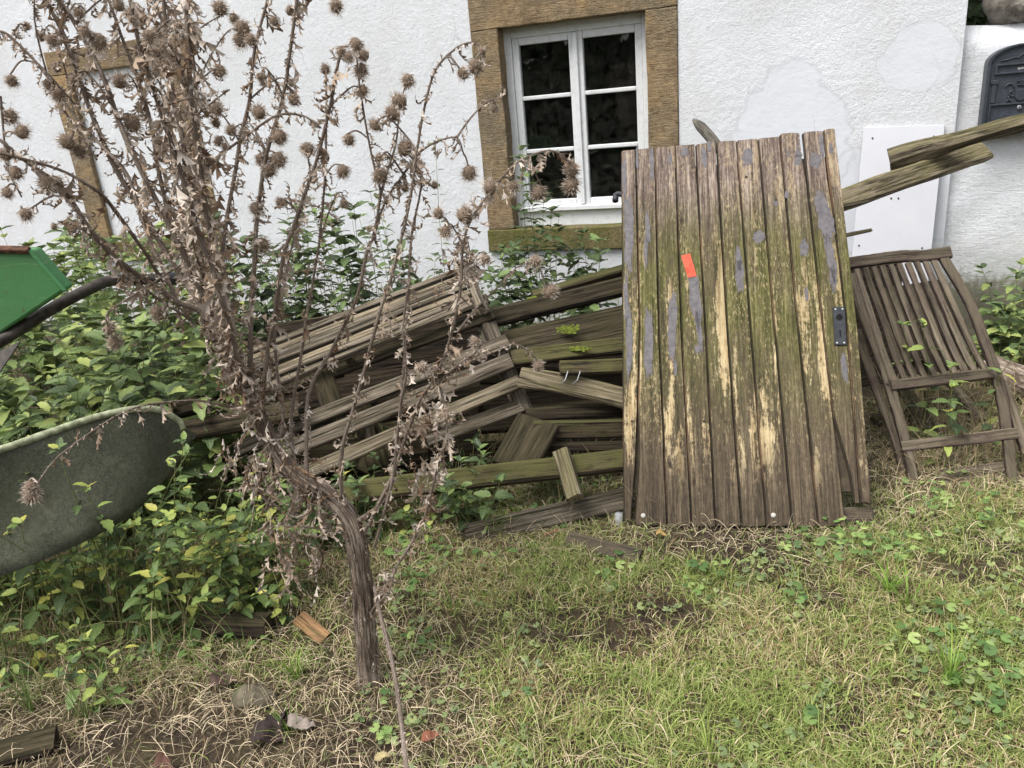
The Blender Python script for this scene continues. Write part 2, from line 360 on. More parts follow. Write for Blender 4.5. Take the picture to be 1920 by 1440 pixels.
M['ivy'] = tint_mat('ground_ivy_leaf', [(0, (0.07, 0.13, 0.04)), (0.55, (0.16, 0.26, 0.075)), (1, (0.32, 0.41, 0.13))], 'obj', 0.2, 0.5, 90)
M['stem_green'] = simple('weed_stem', (0.1, 0.13, 0.04), (0.2, 0.2, 0.08), 30, 0.6)
M['stem_dark'] = simple('dark_stem', (0.05, 0.035, 0.03), (0.11, 0.08, 0.06), 30, 0.7)
THS = [(0.0, (0.14, 0.085, 0.05)), (0.25, (0.26, 0.18, 0.12)), (0.55, (0.42, 0.33, 0.25)), (0.8, (0.56, 0.47, 0.38)), (1.0, (0.68, 0.6, 0.52))]
M['thistle_leaf'] = tint_mat('dried_leaf', THS, 'obj', 0.15, 0.8, 70, 0.15, back=(0.55, (0.4, 0.34, 0.29)))
M['thistle_leaf_j'] = tint_mat('dried_leaf_mass', THS, 'rnd', 0.15, 0.8, 70, 0.15, back=(0.55, (0.4, 0.34, 0.29)))
M['thistle_head'] = tint_mat('thistle_spines', [(0, (0.15, 0.105, 0.072)), (0.35, (0.37, 0.29, 0.22)), (0.7, (0.58, 0.49, 0.4)), (1, (0.76, 0.7, 0.62))], 'rnd', 0.1, 0.8, 70, 0.15)
def stem_mat(name, cs):
    m, nt, bs = new_mat(name)
    uv = nt.nodes.new('ShaderNodeAttribute'); uv.attribute_name = 'tubeuv'
    n = nz(nt, mapping(nt, uv.outputs['Vector'], (16, 11, 0)), 1.0, 8, 0.75, None, 0.6)
    n2 = nz(nt, coords(nt), 9, 5, 0.6)
    c = ramp(nt, math_(nt, 'ADD', math_(nt, 'MULTIPLY', n, 0.75), math_(nt, 'MULTIPLY', n2, 0.25)), [(0.4, cs[0]), (0.5, cs[1]), (0.6, cs[2])])
    return fin(m, nt, bs, c, 0.88, bump(nt, n, 1.0, 0.012), 0.15)
M['thistle_stem'] = stem_mat('thistle_stem', ((0.15, 0.11, 0.083), (0.38, 0.3, 0.24), (0.62, 0.53, 0.45)))
M['bark_trunk'] = stem_mat('thistle_trunk', ((0.04, 0.028, 0.021), (0.19, 0.145, 0.11), (0.5, 0.42, 0.34)))
def attr_mat(name, rough=0.6, transl=0.2):
    m, nt, bs = new_mat(name)
    a = nt.nodes.new('ShaderNodeAttribute'); a.attribute_name = 'col'
    fin(m, nt, bs, a.outputs['Color'], rough, None, 0.25)
    t = N(nt, 'BsdfTranslucent', {'Color': a.outputs['Color']})
    mx = N(nt, 'MixShader', {0: transl, 1: bs.outputs[0], 2: t.outputs[0]})
    nt.links.new(mx.outputs[0], nt.nodes['Material Output'].inputs['Surface'])
    return m
M['grass'] = attr_mat('grass_blades', 0.55, 0.3)
M['straw'] = attr_mat('dry_straw', 0.75, 0.1)

# ------------------------------------------------------------------ mesh helpers
def tag(o, label=None, cat=None, group=None, kind=None):
    if label: o['label'] = label
    if cat: o['category'] = cat
    if group: o['group'] = group
    if kind: o['kind'] = kind
    return o
def obj(name, data, parent=None, mat=None):
    o = bpy.data.objects.new(name, data); COL.objects.link(o)
    if parent is not None: o.parent = parent
    if mat is not None and data is not None and not len(data.materials): data.materials.append(mat)
    return o
def empty(name, loc=(0, 0, 0), label=None, cat=None, group=None):
    o = obj(name, None); o.location = loc; o.empty_display_size = 0.1
    return tag(o, label, cat, group)
def mesh(name, V, F, smooth=False):
    me = bpy.data.meshes.new(name); me.from_pydata([tuple(v) for v in V], [], F)
    if smooth: me.polygons.foreach_set('use_smooth', [True] * len(me.polygons))
    me.update(); return me
def tri_mesh(name, V, T, attrs=None, smooth=False):
    """numpy verts (n,3) and triangles (m,3); attrs {name: (type, values per vertex)}"""
    V = np.asarray(V, np.float32); T = np.asarray(T, np.int32)
    me = bpy.data.meshes.new(name)
    me.vertices.add(len(V)); me.vertices.foreach_set('co', V.ravel())
    me.loops.add(T.size); me.loops.foreach_set('vertex_index', T.ravel())
    me.polygons.add(len(T)); me.polygons.foreach_set('loop_start', np.arange(0, T.size, 3, dtype=np.int32))
    if smooth: me.polygons.foreach_set('use_smooth', np.ones(len(T), bool))
    for k, (ty, vals) in (attrs or {}).items():
        a = me.attributes.new(k, ty, 'POINT')
        if ty == 'FLOAT': a.data.foreach_set('value', np.asarray(vals, np.float32).ravel())
        elif ty == 'FLOAT_VECTOR': a.data.foreach_set('vector', np.asarray(vals, np.float32).ravel())
        else: a.data.foreach_set('color', np.asarray(vals, np.float32).ravel())
    me.update(calc_edges=True); return me
def basis(x, z):
    x = Vector(x).normalized(); y = Vector(z).cross(x)
    if y.length < 1e-5: y = Vector((0.3, 1, 0.2)).cross(x)
    y.normalize(); z = x.cross(y)
    return Matrix(((x.x, y.x, z.x), (x.y, y.y, z.y), (x.z, y.z, z.z)))
def mat4(loc, b3, s=1.0):
    m = (b3 * s if not isinstance(s, (tuple, list)) else b3 @ Matrix.Diagonal(s)).to_4x4(); m.translation = loc; return m

def beam_mesh(L, w, t, seg=7, ch=None, jit=0.0015, bend=0.0, taper=1.0, ragged=0.008, twist=0.0, seed=None):
    """timber along +X, w across Y, t across Z, corners worn, ends ragged"""
    sd = seed if seed is not None else random.random() * 100
    ch = min(w, t) * 0.16 if ch is None else ch
    V, F = [], []
    a, b = w / 2, t / 2
    prof = [(-a + ch, -b), (a - ch, -b), (a, -b + ch), (a, b - ch), (a - ch, b), (-a + ch, b), (-a, b - ch), (-a, -b + ch)]
    for i in range(seg + 1):
        s = i / seg; k = 1 + (taper - 1) * s; an = twist * (s - .5)
        dy, dz = bend * 4 * s * (1 - s), 0
        for j, (y, z) in enumerate(prof):
            q = Vector((s * L * 3 + sd, y * 9, z * 9 + j * .1))
            n1 = noise.noise(q) * jit * 2.2; n2 = noise.noise(q + Vector((9, 3, 1))) * jit * 2.2
            x = s * L
            if i in (0, seg): x += (noise.noise(Vector((j * 3.1, sd, i))) ) * ragged * (1 if i else -1)
            yy, zz = y * k + n1, z * k + n2
            V.append((x, yy * math.cos(an) - zz * math.sin(an) + dy, yy * math.sin(an) + zz * math.cos(an) + dz))
    for i in range(seg):
        for j in range(8):
            F.append((i * 8 + j, i * 8 + (j + 1) % 8, i * 8 + 8 + (j + 1) % 8, i * 8 + 8 + j))
    F.append(tuple(range(7, -1, -1))); F.append(tuple(seg * 8 + j for j in range(8)))
    return mesh('timber', V, F)
def beam(name, p0, p1, w, t, mat, face=None, parent=None, **kw):
    """timber from p0 to p1; broad face (w) looks along `face`"""
    p0, p1 = Vector(p0), Vector(p1)
    if face is None: face = (CAM - (p0 + p1) / 2).normalized() + Vector((0, 0, .5))
    b = basis(p1 - p0, face)
    o = obj(name, beam_mesh((p1 - p0).length, w, t, **kw), parent, M[mat] if isinstance(mat, str) else mat)
    o.matrix_world = mat4(p0, b)
    return o
def box_into(V, F, lo, hi):
    k = len(V)
    for x in (lo[0], hi[0]):
        for y in (lo[1], hi[1]):
            for z in (lo[2], hi[2]): V.append((x, y, z))
    for f in ((0, 1, 3, 2), (4, 6, 7, 5), (0, 4, 5, 1), (2, 3, 7, 6), (0, 2, 6, 4), (1, 5, 7, 3)): F.append(tuple(k + i for i in f))
def bevelled(o, wdt=0.003, seg=1):
    md = o.modifiers.new('bevel', 'BEVEL'); md.width = wdt; md.segments = seg; md.limit_method = 'ANGLE'; return o
def box_obj(name, lo, hi, mat, parent=None, bev=0.003):
    V, F = [], []; box_into(V, F, lo, hi)
    o = obj(name, mesh(name, V, F), parent, M[mat] if isinstance(mat, str) else mat)
    return bevelled(o, bev) if bev else o

def catmull(P, n):
    P = [Vector(p) for p in P]; out = []
    Q = [P[0] * 2 - P[1]] + P + [P[-1] * 2 - P[-2]]
    for i in range(len(P) - 1):
        a, b, c, d = Q[i:i + 4]
        for k in range(n):
            t = k / n
            out.append(0.5 * ((2 * b) + (c - a) * t + (2 * a - 5 * b + 4 * c - d) * t * t + (3 * b - a - 3 * c + d) * t ** 3))
    out.append(P[-1]); return out
def tube(P, rad, sides=6, ridge=0.0, seed=0.0):
    """returns V, T, uv for a tube along P with radii rad"""
    V, T, UV = [], [], []
    up = Vector((0.13, 0.2, 1)); L = 0
    prev = None
    for i, p in enumerate(P):
        tg = (P[min(i + 1, len(P) - 1)] - P[max(i - 1, 0)]).normalized()
        if prev is None: s = tg.cross(Vector((1, .2, .1))).normalized()
        else: s = (prev - tg * prev.dot(tg)).normalized()
        prev = s; c = tg.cross(s)
        if i: L += (p - P[i - 1]).length
        for j in range(sides):
            a = 2 * math.pi * j / sides
            rr = rad[i]
            if ridge:
                rr *= 1 + ridge * noise.noise(Vector((j * 1.7, L * 5, seed))) + ridge * 0.7 * noise.noise(Vector((j * 4.1, L * 22, seed + 5)))
            V.append(p + (s * math.cos(a) + c * math.sin(a)) * rr)
            UV.append((abs(j / sides - .5) * 2, L, 0))
    for i in range(len(P) - 1):
        for j in range(sides):
            a, b = i * sides + j, i * sides + (j + 1) % sides
            T += [(a, b, b + sides), (a, b + sides, a + sides)]
    k = len(V); V.append(P[-1]); UV.append((0, L, 0)); e = (len(P) - 1) * sides
    for j in range(sides): T.append((e + j, e + (j + 1) % sides, k))
    return V, T, UV
def tube_obj(name, P, rad, mat, parent=None, sides=6, ridge=0.0, seed=0.0):
    if not hasattr(rad, '__len__'): rad = [rad] * len(P)
    V, T, UV = tube([Vector(p) for p in P], rad, sides, ridge, seed)
    me = tri_mesh(name, [tuple(v) for v in V], T, {'tubeuv': ('FLOAT_VECTOR', UV)}, True)
    return obj(name, me, parent, M[mat])

# ------------------------------------------------------------------ ground
def gz(x, y):
    v = Vector((x * 1.3, y * 1.3, 0.3))
    return 0.028 * noise.noise(v) + 0.012 * noise.noise(v * 3.7) + 0.006 * noise.noise(v * 11)
def axis_coords(lo, hi, step, far):
    a = list(np.arange(lo, hi, step)); out = []
    d = step
    x = lo
    while x > -far: d *= 1.5; x -= d; out.append(x)
    out = out[::-1] + a; d = step; x = a[-1]
    while x < far: d *= 1.5; x += d; out.append(x)
    return np.array(out)
gx, gy = axis_coords(-4.5, 2.6, 0.035, 120), axis_coords(0.4, 5.2, 0.035, 120)
GV, GT = [], []
for y in gy:
    for x in gx:
        near = max(0, 1 - max(0, abs(x + 1) - 4, abs(y - 2.8) - 3) * .5)
        GV.append((x, y, gz(x, y) * near))
nx = len(gx)
for j in range(len(gy) - 1):
    for i in range(nx - 1):
        a = j * nx + i
        GT += [(a, a + 1, a + nx + 1), (a, a + nx + 1, a + nx)]
def soil_mat():
    m, nt, bs = new_mat('soil'); co = coords(nt)
    n = nz(nt, co, 2.2, 6, 0.65); f = nz(nt, co, 70, 6, 0.75); g = nz(nt, co, 260, 3, 0.6)
    c = ramp(nt, f, [(0.34, (0.03, 0.021, 0.015)), (0.55, (0.085, 0.062, 0.045)), (0.72, (0.17, 0.135, 0.1))])
    c = mixc(nt, ramp(nt, n, [(0.42, 0.0), (0.62, 0.75)]), c, mixc(nt, f, (0.06, 0.055, 0.022), (0.24, 0.2, 0.1)))
    return fin(m, nt, bs, c, 0.95, bump(nt, math_(nt, 'ADD', f, math_(nt, 'MULTIPLY', g, .5)), 1.0, 0.02), 0.15)
M['soil'] = soil_mat()
ground = obj('ground', tri_mesh('ground', GV, GT, None, True), None, M['soil'])
tag(ground, 'brown garden soil under the grass', None, None, 'structure')

# ------------------------------------------------------------------ house front
YW = 5.0
house = empty('house', (-2, YW, 0), 'white rendered house front with sandstone framed window', 'house')
def keep(o, parent):            # parent without moving
    if parent.parent is not None: bpy.context.view_layer.update()
    o.parent = parent; o.matrix_parent_inverse = parent.matrix_world.inverted(); return o
house.matrix_world = Matrix.Translation((-2, YW, 0))
def P(px, py): return at(px, py, YW)
XC = (P(1815, 0).x + P(1781, 340).x) / 2                # house corner
OL, OR_ = (P(878, 10).x + P(917, 440).x) / 2, (P(1271, 5).x + P(1273, 270).x) / 2     # stone outer edges
IL, IR = P(934, 60).x, P(1211, 60).x                    # stone opening
ZL = P(1070, 36).z                                      # underside of lintel
ZLT = ZL + 0.24
ZS, ZSB = P(1090, 418).z, P(1090, 466).z                # sill top and bottom
BL, BR = P(82, 97).x, P(338, 60).x                      # walled-up window
BZT = P(200, 82).z; BZ = P(105, 142).z
ZT = 3.4
ppx = [P(1478, 270), P(1730, 110), P(1640, 330), P(1400, 420), P(760, 230)]
M['wall'] = wall_mat('white_render', [(ppx[0].x, ppx[0].z, .33, .42), (ppx[1].x, ppx[1].z, .2, .16), (ppx[2].x + .1, ppx[2].z - .15, .5, .33), (ppx[3].x, ppx[3].z, .4, .3)], 0.12, 100)
V, F = [], []
def wall_quad(x0, x1, z0, z1, y=0.0):
    k = len(V); V.extend([(x0, y, z0), (x1, y, z0), (x1, y, z1), (x0, y, z1)]); F.append((k, k + 1, k + 2, k + 3))
X0 = -14
TH = 0.4
xs = [X0, BL, BR, OL, OR_, XC]
wall_quad(X0, BL, -.3, ZT); wall_quad(BL, BR, BZT, ZT); wall_quad(BL, BR, -.3, ZSB)
wall_quad(BR, OL, -.3, ZT); wall_quad(OL, OR_, ZLT, ZT); wall_quad(OL, OR_, -.3, ZSB); wall_quad(OR_, XC, -.3, ZT)
k = len(V)
V.extend([(XC, 0, -.3), (XC, 3, -.3), (XC, 3, ZT), (XC, 0, ZT)]); F.append((k, k + 1, k + 2, k + 3))        # gable side
k = len(V)
V.extend([(X0, 0, ZT), (XC, 0, ZT), (XC, 3, ZT), (X0, 3, ZT)]); F.append((k, k + 1, k + 2, k + 3))
# reveals of the stone opening
for (xa, xb, za, zb) in ((OL, OL, ZSB, ZLT), (OR_, OR_, ZSB, ZLT)):
    k = len(V); V.extend([(xa, 0, za), (xa, TH, za), (xa, TH, zb), (xa, 0, zb)]); F.append((k, k + 1, k + 2, k + 3))
wo = obj('wall', mesh('wall', [(x, y + YW, z) for x, y, z in V], F), None, M['wall']); keep(wo, house)
bw = obj('infill_wall', mesh('infill', [(BL + .1, YW + .03, ZSB), (BR - .1, YW + .03, ZSB), (BR - .1, YW + .03, BZ + .02), (BL + .1, YW + .03, BZ + .02)], [(0, 1, 2, 3)]), None, M['wall'])
keep(bw, house)
def stone_block(name, x0, x1, z0, z1, mat='stone', y0=-0.012, y1=0.26, parent=house, amp=0.006):
    """ashlar block with slightly uneven arrises"""
    nxs, nzs = max(2, int((x1 - x0) / .06)), max(2, int((z1 - z0) / .06))
    V, F = [], []; sd = random.random() * 50
    def q(x, y, z):
        v = Vector((x * 9 + sd, y * 9, z * 9))
        V.append((x + amp * noise.noise(v) , YW + y + amp * .5 * noise.noise(v + Vector((7, 0, 0))), z + amp * noise.noise(v + Vector((0, 9, 0)))))
        return len(V) - 1
    fr = [[q(x0 + (x1 - x0) * i / nxs, y0, z0 + (z1 - z0) * j / nzs) for i in range(nxs + 1)] for j in range(nzs + 1)]
    for j in range(nzs):
        for i in range(nxs): F.append((fr[j][i], fr[j][i + 1], fr[j + 1][i + 1], fr[j + 1][i]))
    ring = [fr[0][i] for i in range(nxs + 1)] + [fr[j][nxs] for j in range(1, nzs + 1)] + [fr[nzs][i] for i in range(nxs - 1, -1, -1)] + [fr[j][0] for j in range(nzs - 1, 0, -1)]
    bk = []
    for r_ in ring:
        x, y, z = V[r_]; V.append((x, YW + y1, z)); bk.append(len(V) - 1)
    n = len(ring)
    for i in range(n): F.append((ring[i], bk[i], bk[(i + 1) % n], ring[(i + 1) % n]))
    o = obj(name, mesh(name, V, F), None, M[mat]); keep(o, parent); return bevelled(o, 0.006, 2)
g = 0.004
stone_block('lintel', OL + .002, OR_ - .002, ZL, ZLT)
zr = P(1240, 18).z
stone_block('jamb', OL + .002, IL, ZS - .02, ZL - g); stone_block('jamb', IR, OR_ - .002, ZS - .02, ZL - g)
stone_block('window_sill', OL - .004, OR_ + .004, ZSB, ZS - .024, 'stone_moss', -0.03)
stone_block('lintel', BL, BR, BZ, BZT); stone_block('jamb', BL + .003, BL + .19, ZS, BZ - g); stone_block('jamb', BR - .18, BR, ZS, BZ - g)
stone_block('window_sill', BL - .004, BR + .004, ZSB + .01, ZS - g, 'stone_moss', -0.03)

# window: frame recessed in the stone, two casements of three panes
YF = 0.1
win = empty('window', (IL, YW + YF, ZS)); keep(win, house)
win.matrix_parent_inverse = house.matrix_world.inverted()
def wbox(name, x0, x1, z0, z1, y0, y1, mat='paint_white', bev=.004):
    o = box_obj(name, (x0, YW + y0, z0), (x1, YW + y1, z1), mat, None, bev); keep(o, win); return o
V, F = [], []
fl, frr, fb, ft = IL - .01, IR + .01, ZS - .03, ZL + .01
def fb_(x0, x1, z0, z1, y0=YF, y1=YF + .09): box_into(V, F, (x0, YW + y0, z0), (x1, YW + y1, z1))
fb_(fl, fl + .055, fb, ft); fb_(frr - .05, frr, fb, ft); fb_(fl + .055, frr - .05, ft - .07, ft); fb_(fl + .055, frr - .05, fb, fb + .115)
fo = obj('window_frame', mesh('window_frame', V, F), None, M['paint_white']); keep(fo, win); bevelled(fo, .005, 2)
wbox('drip_board', fl + .05, frr - .045, fb + .105, fb + .135, YF - .03, YF + .02)
cw = (frr - fl - .105) / 2
for s in (0, 1):
    x0 = fl + .055 + s * cw + .001; x1 = x0 + cw - .002
    z0, z1 = fb + .125, ft - .062
    st, rl = .045, .052
    V, F = [], []
    ya, yb = YF + .012, YF + .06
    def cb(a, b, c, d): box_into(V, F, (a, YW + ya, c), (b, YW + yb, d))
    cb(x0, x0 + st, z0, z1); cb(x1 - st, x1, z0, z1); cb(x0 + st, x1 - st, z1 - rl, z1); cb(x0 + st, x1 - st, z0, z0 + rl)
    hgt = (z1 - z0 - 2 * rl - 2 * .026) / 3
    zb = []
    for k in range(3):
        za = z0 + rl + k * (hgt + .026); zb.append((za, za + hgt))
        if k < 2: cb(x0 + st, x1 - st, za + hgt, za + hgt + .026)
    co_ = obj('casement', mesh('casement', V, F), None, M['paint_white']); keep(co_, win); bevelled(co_, .006, 2)
    for (za, zz) in zb:
        p = box_obj('pane', (x0 + st - .003, YW + YF + .036, za - .003), (x1 - st + .003, YW + YF + .040, zz + .003), 'glass', None, 0); keep(p, win)
if True:
    o = wbox('meeting_bead', (fl + frr) / 2 - .017, (fl + frr) / 2 + .017, fb + .14, ft - .075, YF - .004, YF + .0115)
V, F = [], []
box_into(V, F, (IL - .8, YW + .4, .2), (IR + .8, YW + 3.0, 2.6))
V2 = [(IL - .8, YW + .4, .2), (IR + .8, YW + .4, .2), (IR + .8, YW + .4, 2.6), (IL - .8, YW + .4, 2.6), (IL - .02, YW + .4, ZS - .1), (IR + .02, YW + .4, ZS - .1), (IR + .02, YW + .4, ZL + .1), (IL - .02, YW + .4, ZL + .1)]
b0 = len(V); V += V2
F = [f for f in F if not all(abs(V[i][1] - (YW + .4)) < 1e-6 for i in f)]
for a, b in ((0, 1), (1, 2), (2, 3), (3, 0)): F.append((b0 + a, b0 + b, b0 + 4 + b, b0 + 4 + a))
ro = obj('room', mesh('room', V, F), None, M['room']); keep(ro, house)
# boxes left inside on the sill
for (px, pw, hh_) in ((1030, .16, .13), (1150, .2, .1)):
    q = at(px, 330, YW + .35)
    o = box_obj('stored_box', (q.x - pw / 2, YW + .3, ZS + .0), (q.x + pw / 2, YW + .39, ZS + hh_), 'wood_dark', None, .004); keep(o, house)

# ------------------------------------------------------------------ garden wall to the right, stone and bush behind
M['gwall'] = wall_mat('rough_limewash', [], 0.40, 70, True)
YG = YW + 0.05
gt = at(1850, 45, YG).z
V, F = [], []
nxs, nzs = 60, 46
for j in range(nzs + 1):
    for i in range(nxs + 1):
        x = XC - .02 + 3.2 * i / nxs; z = -.2 + (gt + .2) * j / nzs
        rr = min(1, (gt - z) / .12); yo = .09 * (1 - rr) ** 2
        V.append((x, YG + yo + .014 * noise.noise(Vector((x * 5, z * 5, 0))) , z + (.02 * noise.noise(Vector((x * 4, 0, 3))) if j > nzs - 4 else 0)))
for j in range(nzs):
    for i in range(nxs): a = j * (nxs + 1) + i; F.append((a, a + 1, a + nxs + 2, a + nxs + 1))
k = len(V)
for i in range(nxs + 1): x, y, z = V[nzs * (nxs + 1) + i]; V.append((x, YG + .4, z + .02))
for i in range(nxs): a = nzs * (nxs + 1) + i; F.append((a, a + 1, k + i + 1, k + i))
gw = obj('garden_wall', mesh('garden_wall', V, F, True), None, M['gwall'])
tag(gw, 'rough limewashed garden wall with black mould along its foot', 'wall')
def rock(name, c, r, mat, sd, n=14):
    V, F = [], []
    for j in range(n + 1):
        th = math.pi * j / n
        for i in range(2 * n):
            ph = math.pi * i / n
            d = Vector((math.sin(th) * math.cos(ph), math.sin(th) * math.sin(ph), math.cos(th)))
            k = 1 + .42 * noise.noise(d * 1.6 + Vector((sd, 0, 0))) + .14 * noise.noise(d * 5 + Vector((sd, 0, 0)))
            V.append((c[0] + d.x * r[0] * k, c[1] + d.y * r[1] * k, c[2] + d.z * r[2] * k))
    for j in range(n):
        for i in range(2 * n): a, b = j * 2 * n + i, j * 2 * n + (i + 1) % (2 * n); F.append((a, b, b + 2 * n, a + 2 * n))
    return obj(name, mesh(name, V, F, True), None, M[mat])
sc_ = at(1905, -25, YG + .15)
tag(rock('capping_stone', (sc_.x + .05, YG + .2, gt + .13), (.24, .2, .15), 'stone_grey', 3), 'rounded grey stone sitting on top of the garden wall', 'stone')

# ------------------------------------------------------------------ mailbox
mb_l = at(1840, 235, YG - .1).x; mb_t = at(1900, 82, YG - .1).z; mb_b = at(1850, 246, YG - .1).z - .03
MW, MH = 0.34, mb_t - mb_b
MX = mb_l + MW / 2
M['anthracite'] = simple('anthracite_metal', (0.03, 0.036, 0.045), (0.05, 0.058, 0.07), 35, 0.42, 0.15, 0.001)
mb = empty('mailbox', (MX, YG, mb_b), 'arched anthracite mailbox with raised crest on the garden wall', 'mailbox')
def arch(wd, h, rise, n=14):
    pts = [(-wd / 2, 0), (wd / 2, 0), (wd / 2, h - rise)]
    for i in range(1, n): a = math.pi * i / n; pts.append((wd / 2 * math.cos(a), h - rise + rise * math.sin(a)))
    pts.append((-wd / 2, h - rise)); return pts
def extrude(name, pts, y0, y1, mat, parent, off=(0, 0), bev=.003):
    n = len(pts); V = [(x + off[0], y0, z + off[1]) for x, z in pts] + [(x + off[0], y1, z + off[1]) for x, z in pts]
    F = [tuple(range(n)), tuple(range(2 * n - 1, n - 1, -1))] + [(i, i + n, (i + 1) % n + n, (i + 1) % n) for i in range(n)]
    o = obj(name, mesh(name, V, F), parent, M[mat] if isinstance(mat, str) else mat); return bevelled(o, bev, 2) if bev else o
def ring(name, outer, inner, y0, y1, mat, parent, bev=.002):
    n = len(outer); V = [(x, y0, z) for x, z in outer] + [(x, y0, z) for x, z in inner] + [(x, y1, z) for x, z in outer] + [(x, y1, z) for x, z in inner]; F = []
    for i in range(n):
        j = (i + 1) % n
        F += [(i, j, n + j, n + i), (i, 2 * n + i, 2 * n + j, j), (n + i, n + j, 3 * n + j, 3 * n + i)]
    o = obj(name, mesh(name, V, F), parent, M[mat]); return bevelled(o, bev, 2)
extrude('body', arch(MW, MH, .085), -.085, -.001, 'anthracite', mb, bev=.006)
ao, ai = arch(MW, MH, .085), [(x * .91, z * .955 + MH * .022) for x, z in arch(MW, MH, .085)]
ring('front_rim', ao, ai, -.099, -.084, 'anthracite', mb)
def mbx(name, x0, x1, z0, z1, y0, y1=-.084, mat='anthracite', parent=mb, bev=.002): return box_obj(name, (x0, y0, z0), (x1, y1, z1), mat, parent, bev)
hz = MH
ring('name_slot', [(-.135, hz - .145), (.135, hz - .145), (.135, hz - .095), (-.135, hz - .095)], [(-.122, hz - .137), (.122, hz - .137), (.122, hz - .103), (-.122, hz - .103)], -.096, -.084, 'anthracite', mb)
for s in (-1, 1):
    pl = mbx('pilaster', s * .128 - .011, s * .128 + .011, .17, hz - .19, -.094)
    mbx('capital', s * .128 - .017, s * .128 + .017, hz - .192, hz - .172, -.098, parent=pl)
ring('lower_door', [(-.142, .03), (.142, .03), (.142, .165), (-.142, .165)], [(-.134, .038), (.134, .038), (.134, .157), (-.134, .157)], -.096, -.084, 'anthracite', mb)
def shield(w_, h_): return [(-w_ / 2, h_ / 2), (-w_ / 2, -h_ * .1), (-w_ * .32, -h_ * .38), (0, -h_ / 2), (w_ * .32, -h_ * .38), (w_ / 2, -h_ * .1), (w_ / 2, h_ / 2)]
cz = hz - .245
cr = extrude('crest', shield(.055, .06), -.095, -.0845, 'anthracite', mb, (0, cz - .01), .002)
for i, (zz, wq) in enumerate(((.045, .04), (.055, .03), (.065, .05))): box_obj('crown', (-wq / 2, -.094, cz + zz - .008), (wq / 2, -.0845, cz + zz), 'anthracite', cr, .002)
for s in (-1, 1):
    for (r0, a0, a1, cx, czz) in ((.058, -2.0, -.2, .0, cz), (.02, .2, 3.2, .055, cz + .03), (.016, -1, 3, .05, cz - .045), (.014, -2.2, 1.5, .04, cz + .0)):
        pts = [Vector((s * (cx + r0 * math.cos(a0 + (a1 - a0) * i / 10)), -.088, czz + r0 * math.sin(a0 + (a1 - a0) * i / 10))) for i in range(11)]
        tube_obj('scroll', pts, .0042, 'anthracite', cr, 5)
    pts = [Vector((s * x, -.087, z + hz - .078)) for x, z in ((0, .03), (.02, .02), (.03, .008), (.05, .012), (.075, .004), (.11, 0))]
    tube_obj('top_scroll', pts, .004, 'anthracite', mb, 5)
lk = tube_obj('lock', [Vector((0, -.083, .14)), Vector((0, -.093, .14)), Vector((0, -.094, .14))], [.011, .011, .009], 'steel', mb, 14)
box_obj('keyhole', (-.0012, -.0958, .134), (.0012, -.0935, .146), 'hole', lk, 0)
fl_ = [(-.09, .095), (-.1, .085), (-.085, .07), (-.07, .08), (.07, .08), (.085, .07), (.1, .085), (.09, .095), (.075, .118), (.03, .108), (-.03, .108), (-.075, .118)]
extrude('slot_flap', fl_, -.097, -.085, 'anthracite', mb, (0, 0), .002)
mbx('slot', -.06, .06, .064, .074, -.0855, -.0842, 'hole', bev=0)
M['white_ink'] = simple('white_lettering', (0.7, 0.7, 0.7), (0.8, 0.8, 0.8), 50, 0.6)
def text(name, s, size, loc, parent, mat, rot=(math.pi / 2, 0, 0), ext=.0004):
    cu = bpy.data.curves.new(name, 'FONT'); cu.body = s; cu.size = size; cu.extrude = ext; cu.resolution_u = 3
    o = bpy.data.objects.new(name + '_tmp', cu); COL.objects.link(o)
    me = bpy.data.meshes.new_from_object(o.evaluated_get(bpy.context.evaluated_depsgraph_get()))
    bpy.data.objects.remove(o); o = obj(name, me, parent, M[mat]); o.location = loc; o.rotation_euler = rot; return o
text('lettering', 'Kapellenhof', .021, (-.132, -.0855, .052), mb, 'white_ink')
text('lettering', 'Friedhofstr.', .021, (-.132, -.0855, .034), mb, 'white_ink')
text('lettering', '/geöffnet', .016, (-.03, -.0855, hz - .126), mb, 'white_ink')

# ------------------------------------------------------------------ white panel leaning on the wall
tl, tr = at(1614, 239, YW - .015), at(1766, 234, YW - .015)
bl = at(1599, 470, YW - .14)
pn = empty('white_panel', (tl + tr) / 2, 'smooth white board with corner screws leaning on the wall behind the chair', 'board')
pn.matrix_world = Matrix.Translation(bl)
ux = (tr - tl).normalized(); vy = (tl - bl).normalized(); nn = ux.cross(vy).normalized(); vy = nn.cross(ux)
wd, hh_ = (tr - tl).length, (tl - bl).dot(vy)
MP = Matrix(((ux.x, vy.x, nn.x, bl.x), (ux.y, vy.y, nn.y, bl.y), (ux.z, vy.z, nn.z, bl.z), (0, 0, 0, 1)))
pn.matrix_world = MP
M['panel'] = simple('white_board', (0.53, 0.54, 0.575), (0.57, 0.58, 0.61), 4, 0.45, 0.05, 0.001)
box_obj('sheet', (0, -.62, -.012), (wd, hh_, 0), 'panel', pn, .002)
for (a, b) in ((.05, hh_ - .06), (wd - .05, hh_ - .06), (wd * .43, hh_ * .43), (wd * .52, hh_ * .43), (.03, .03), (wd - .05, .02)):
    o = tube_obj('screw', [Vector((a, b, -.001)), Vector((a, b, .003)), Vector((a, b, .004))], [.005, .005, .004], 'door_dark', pn, 8)

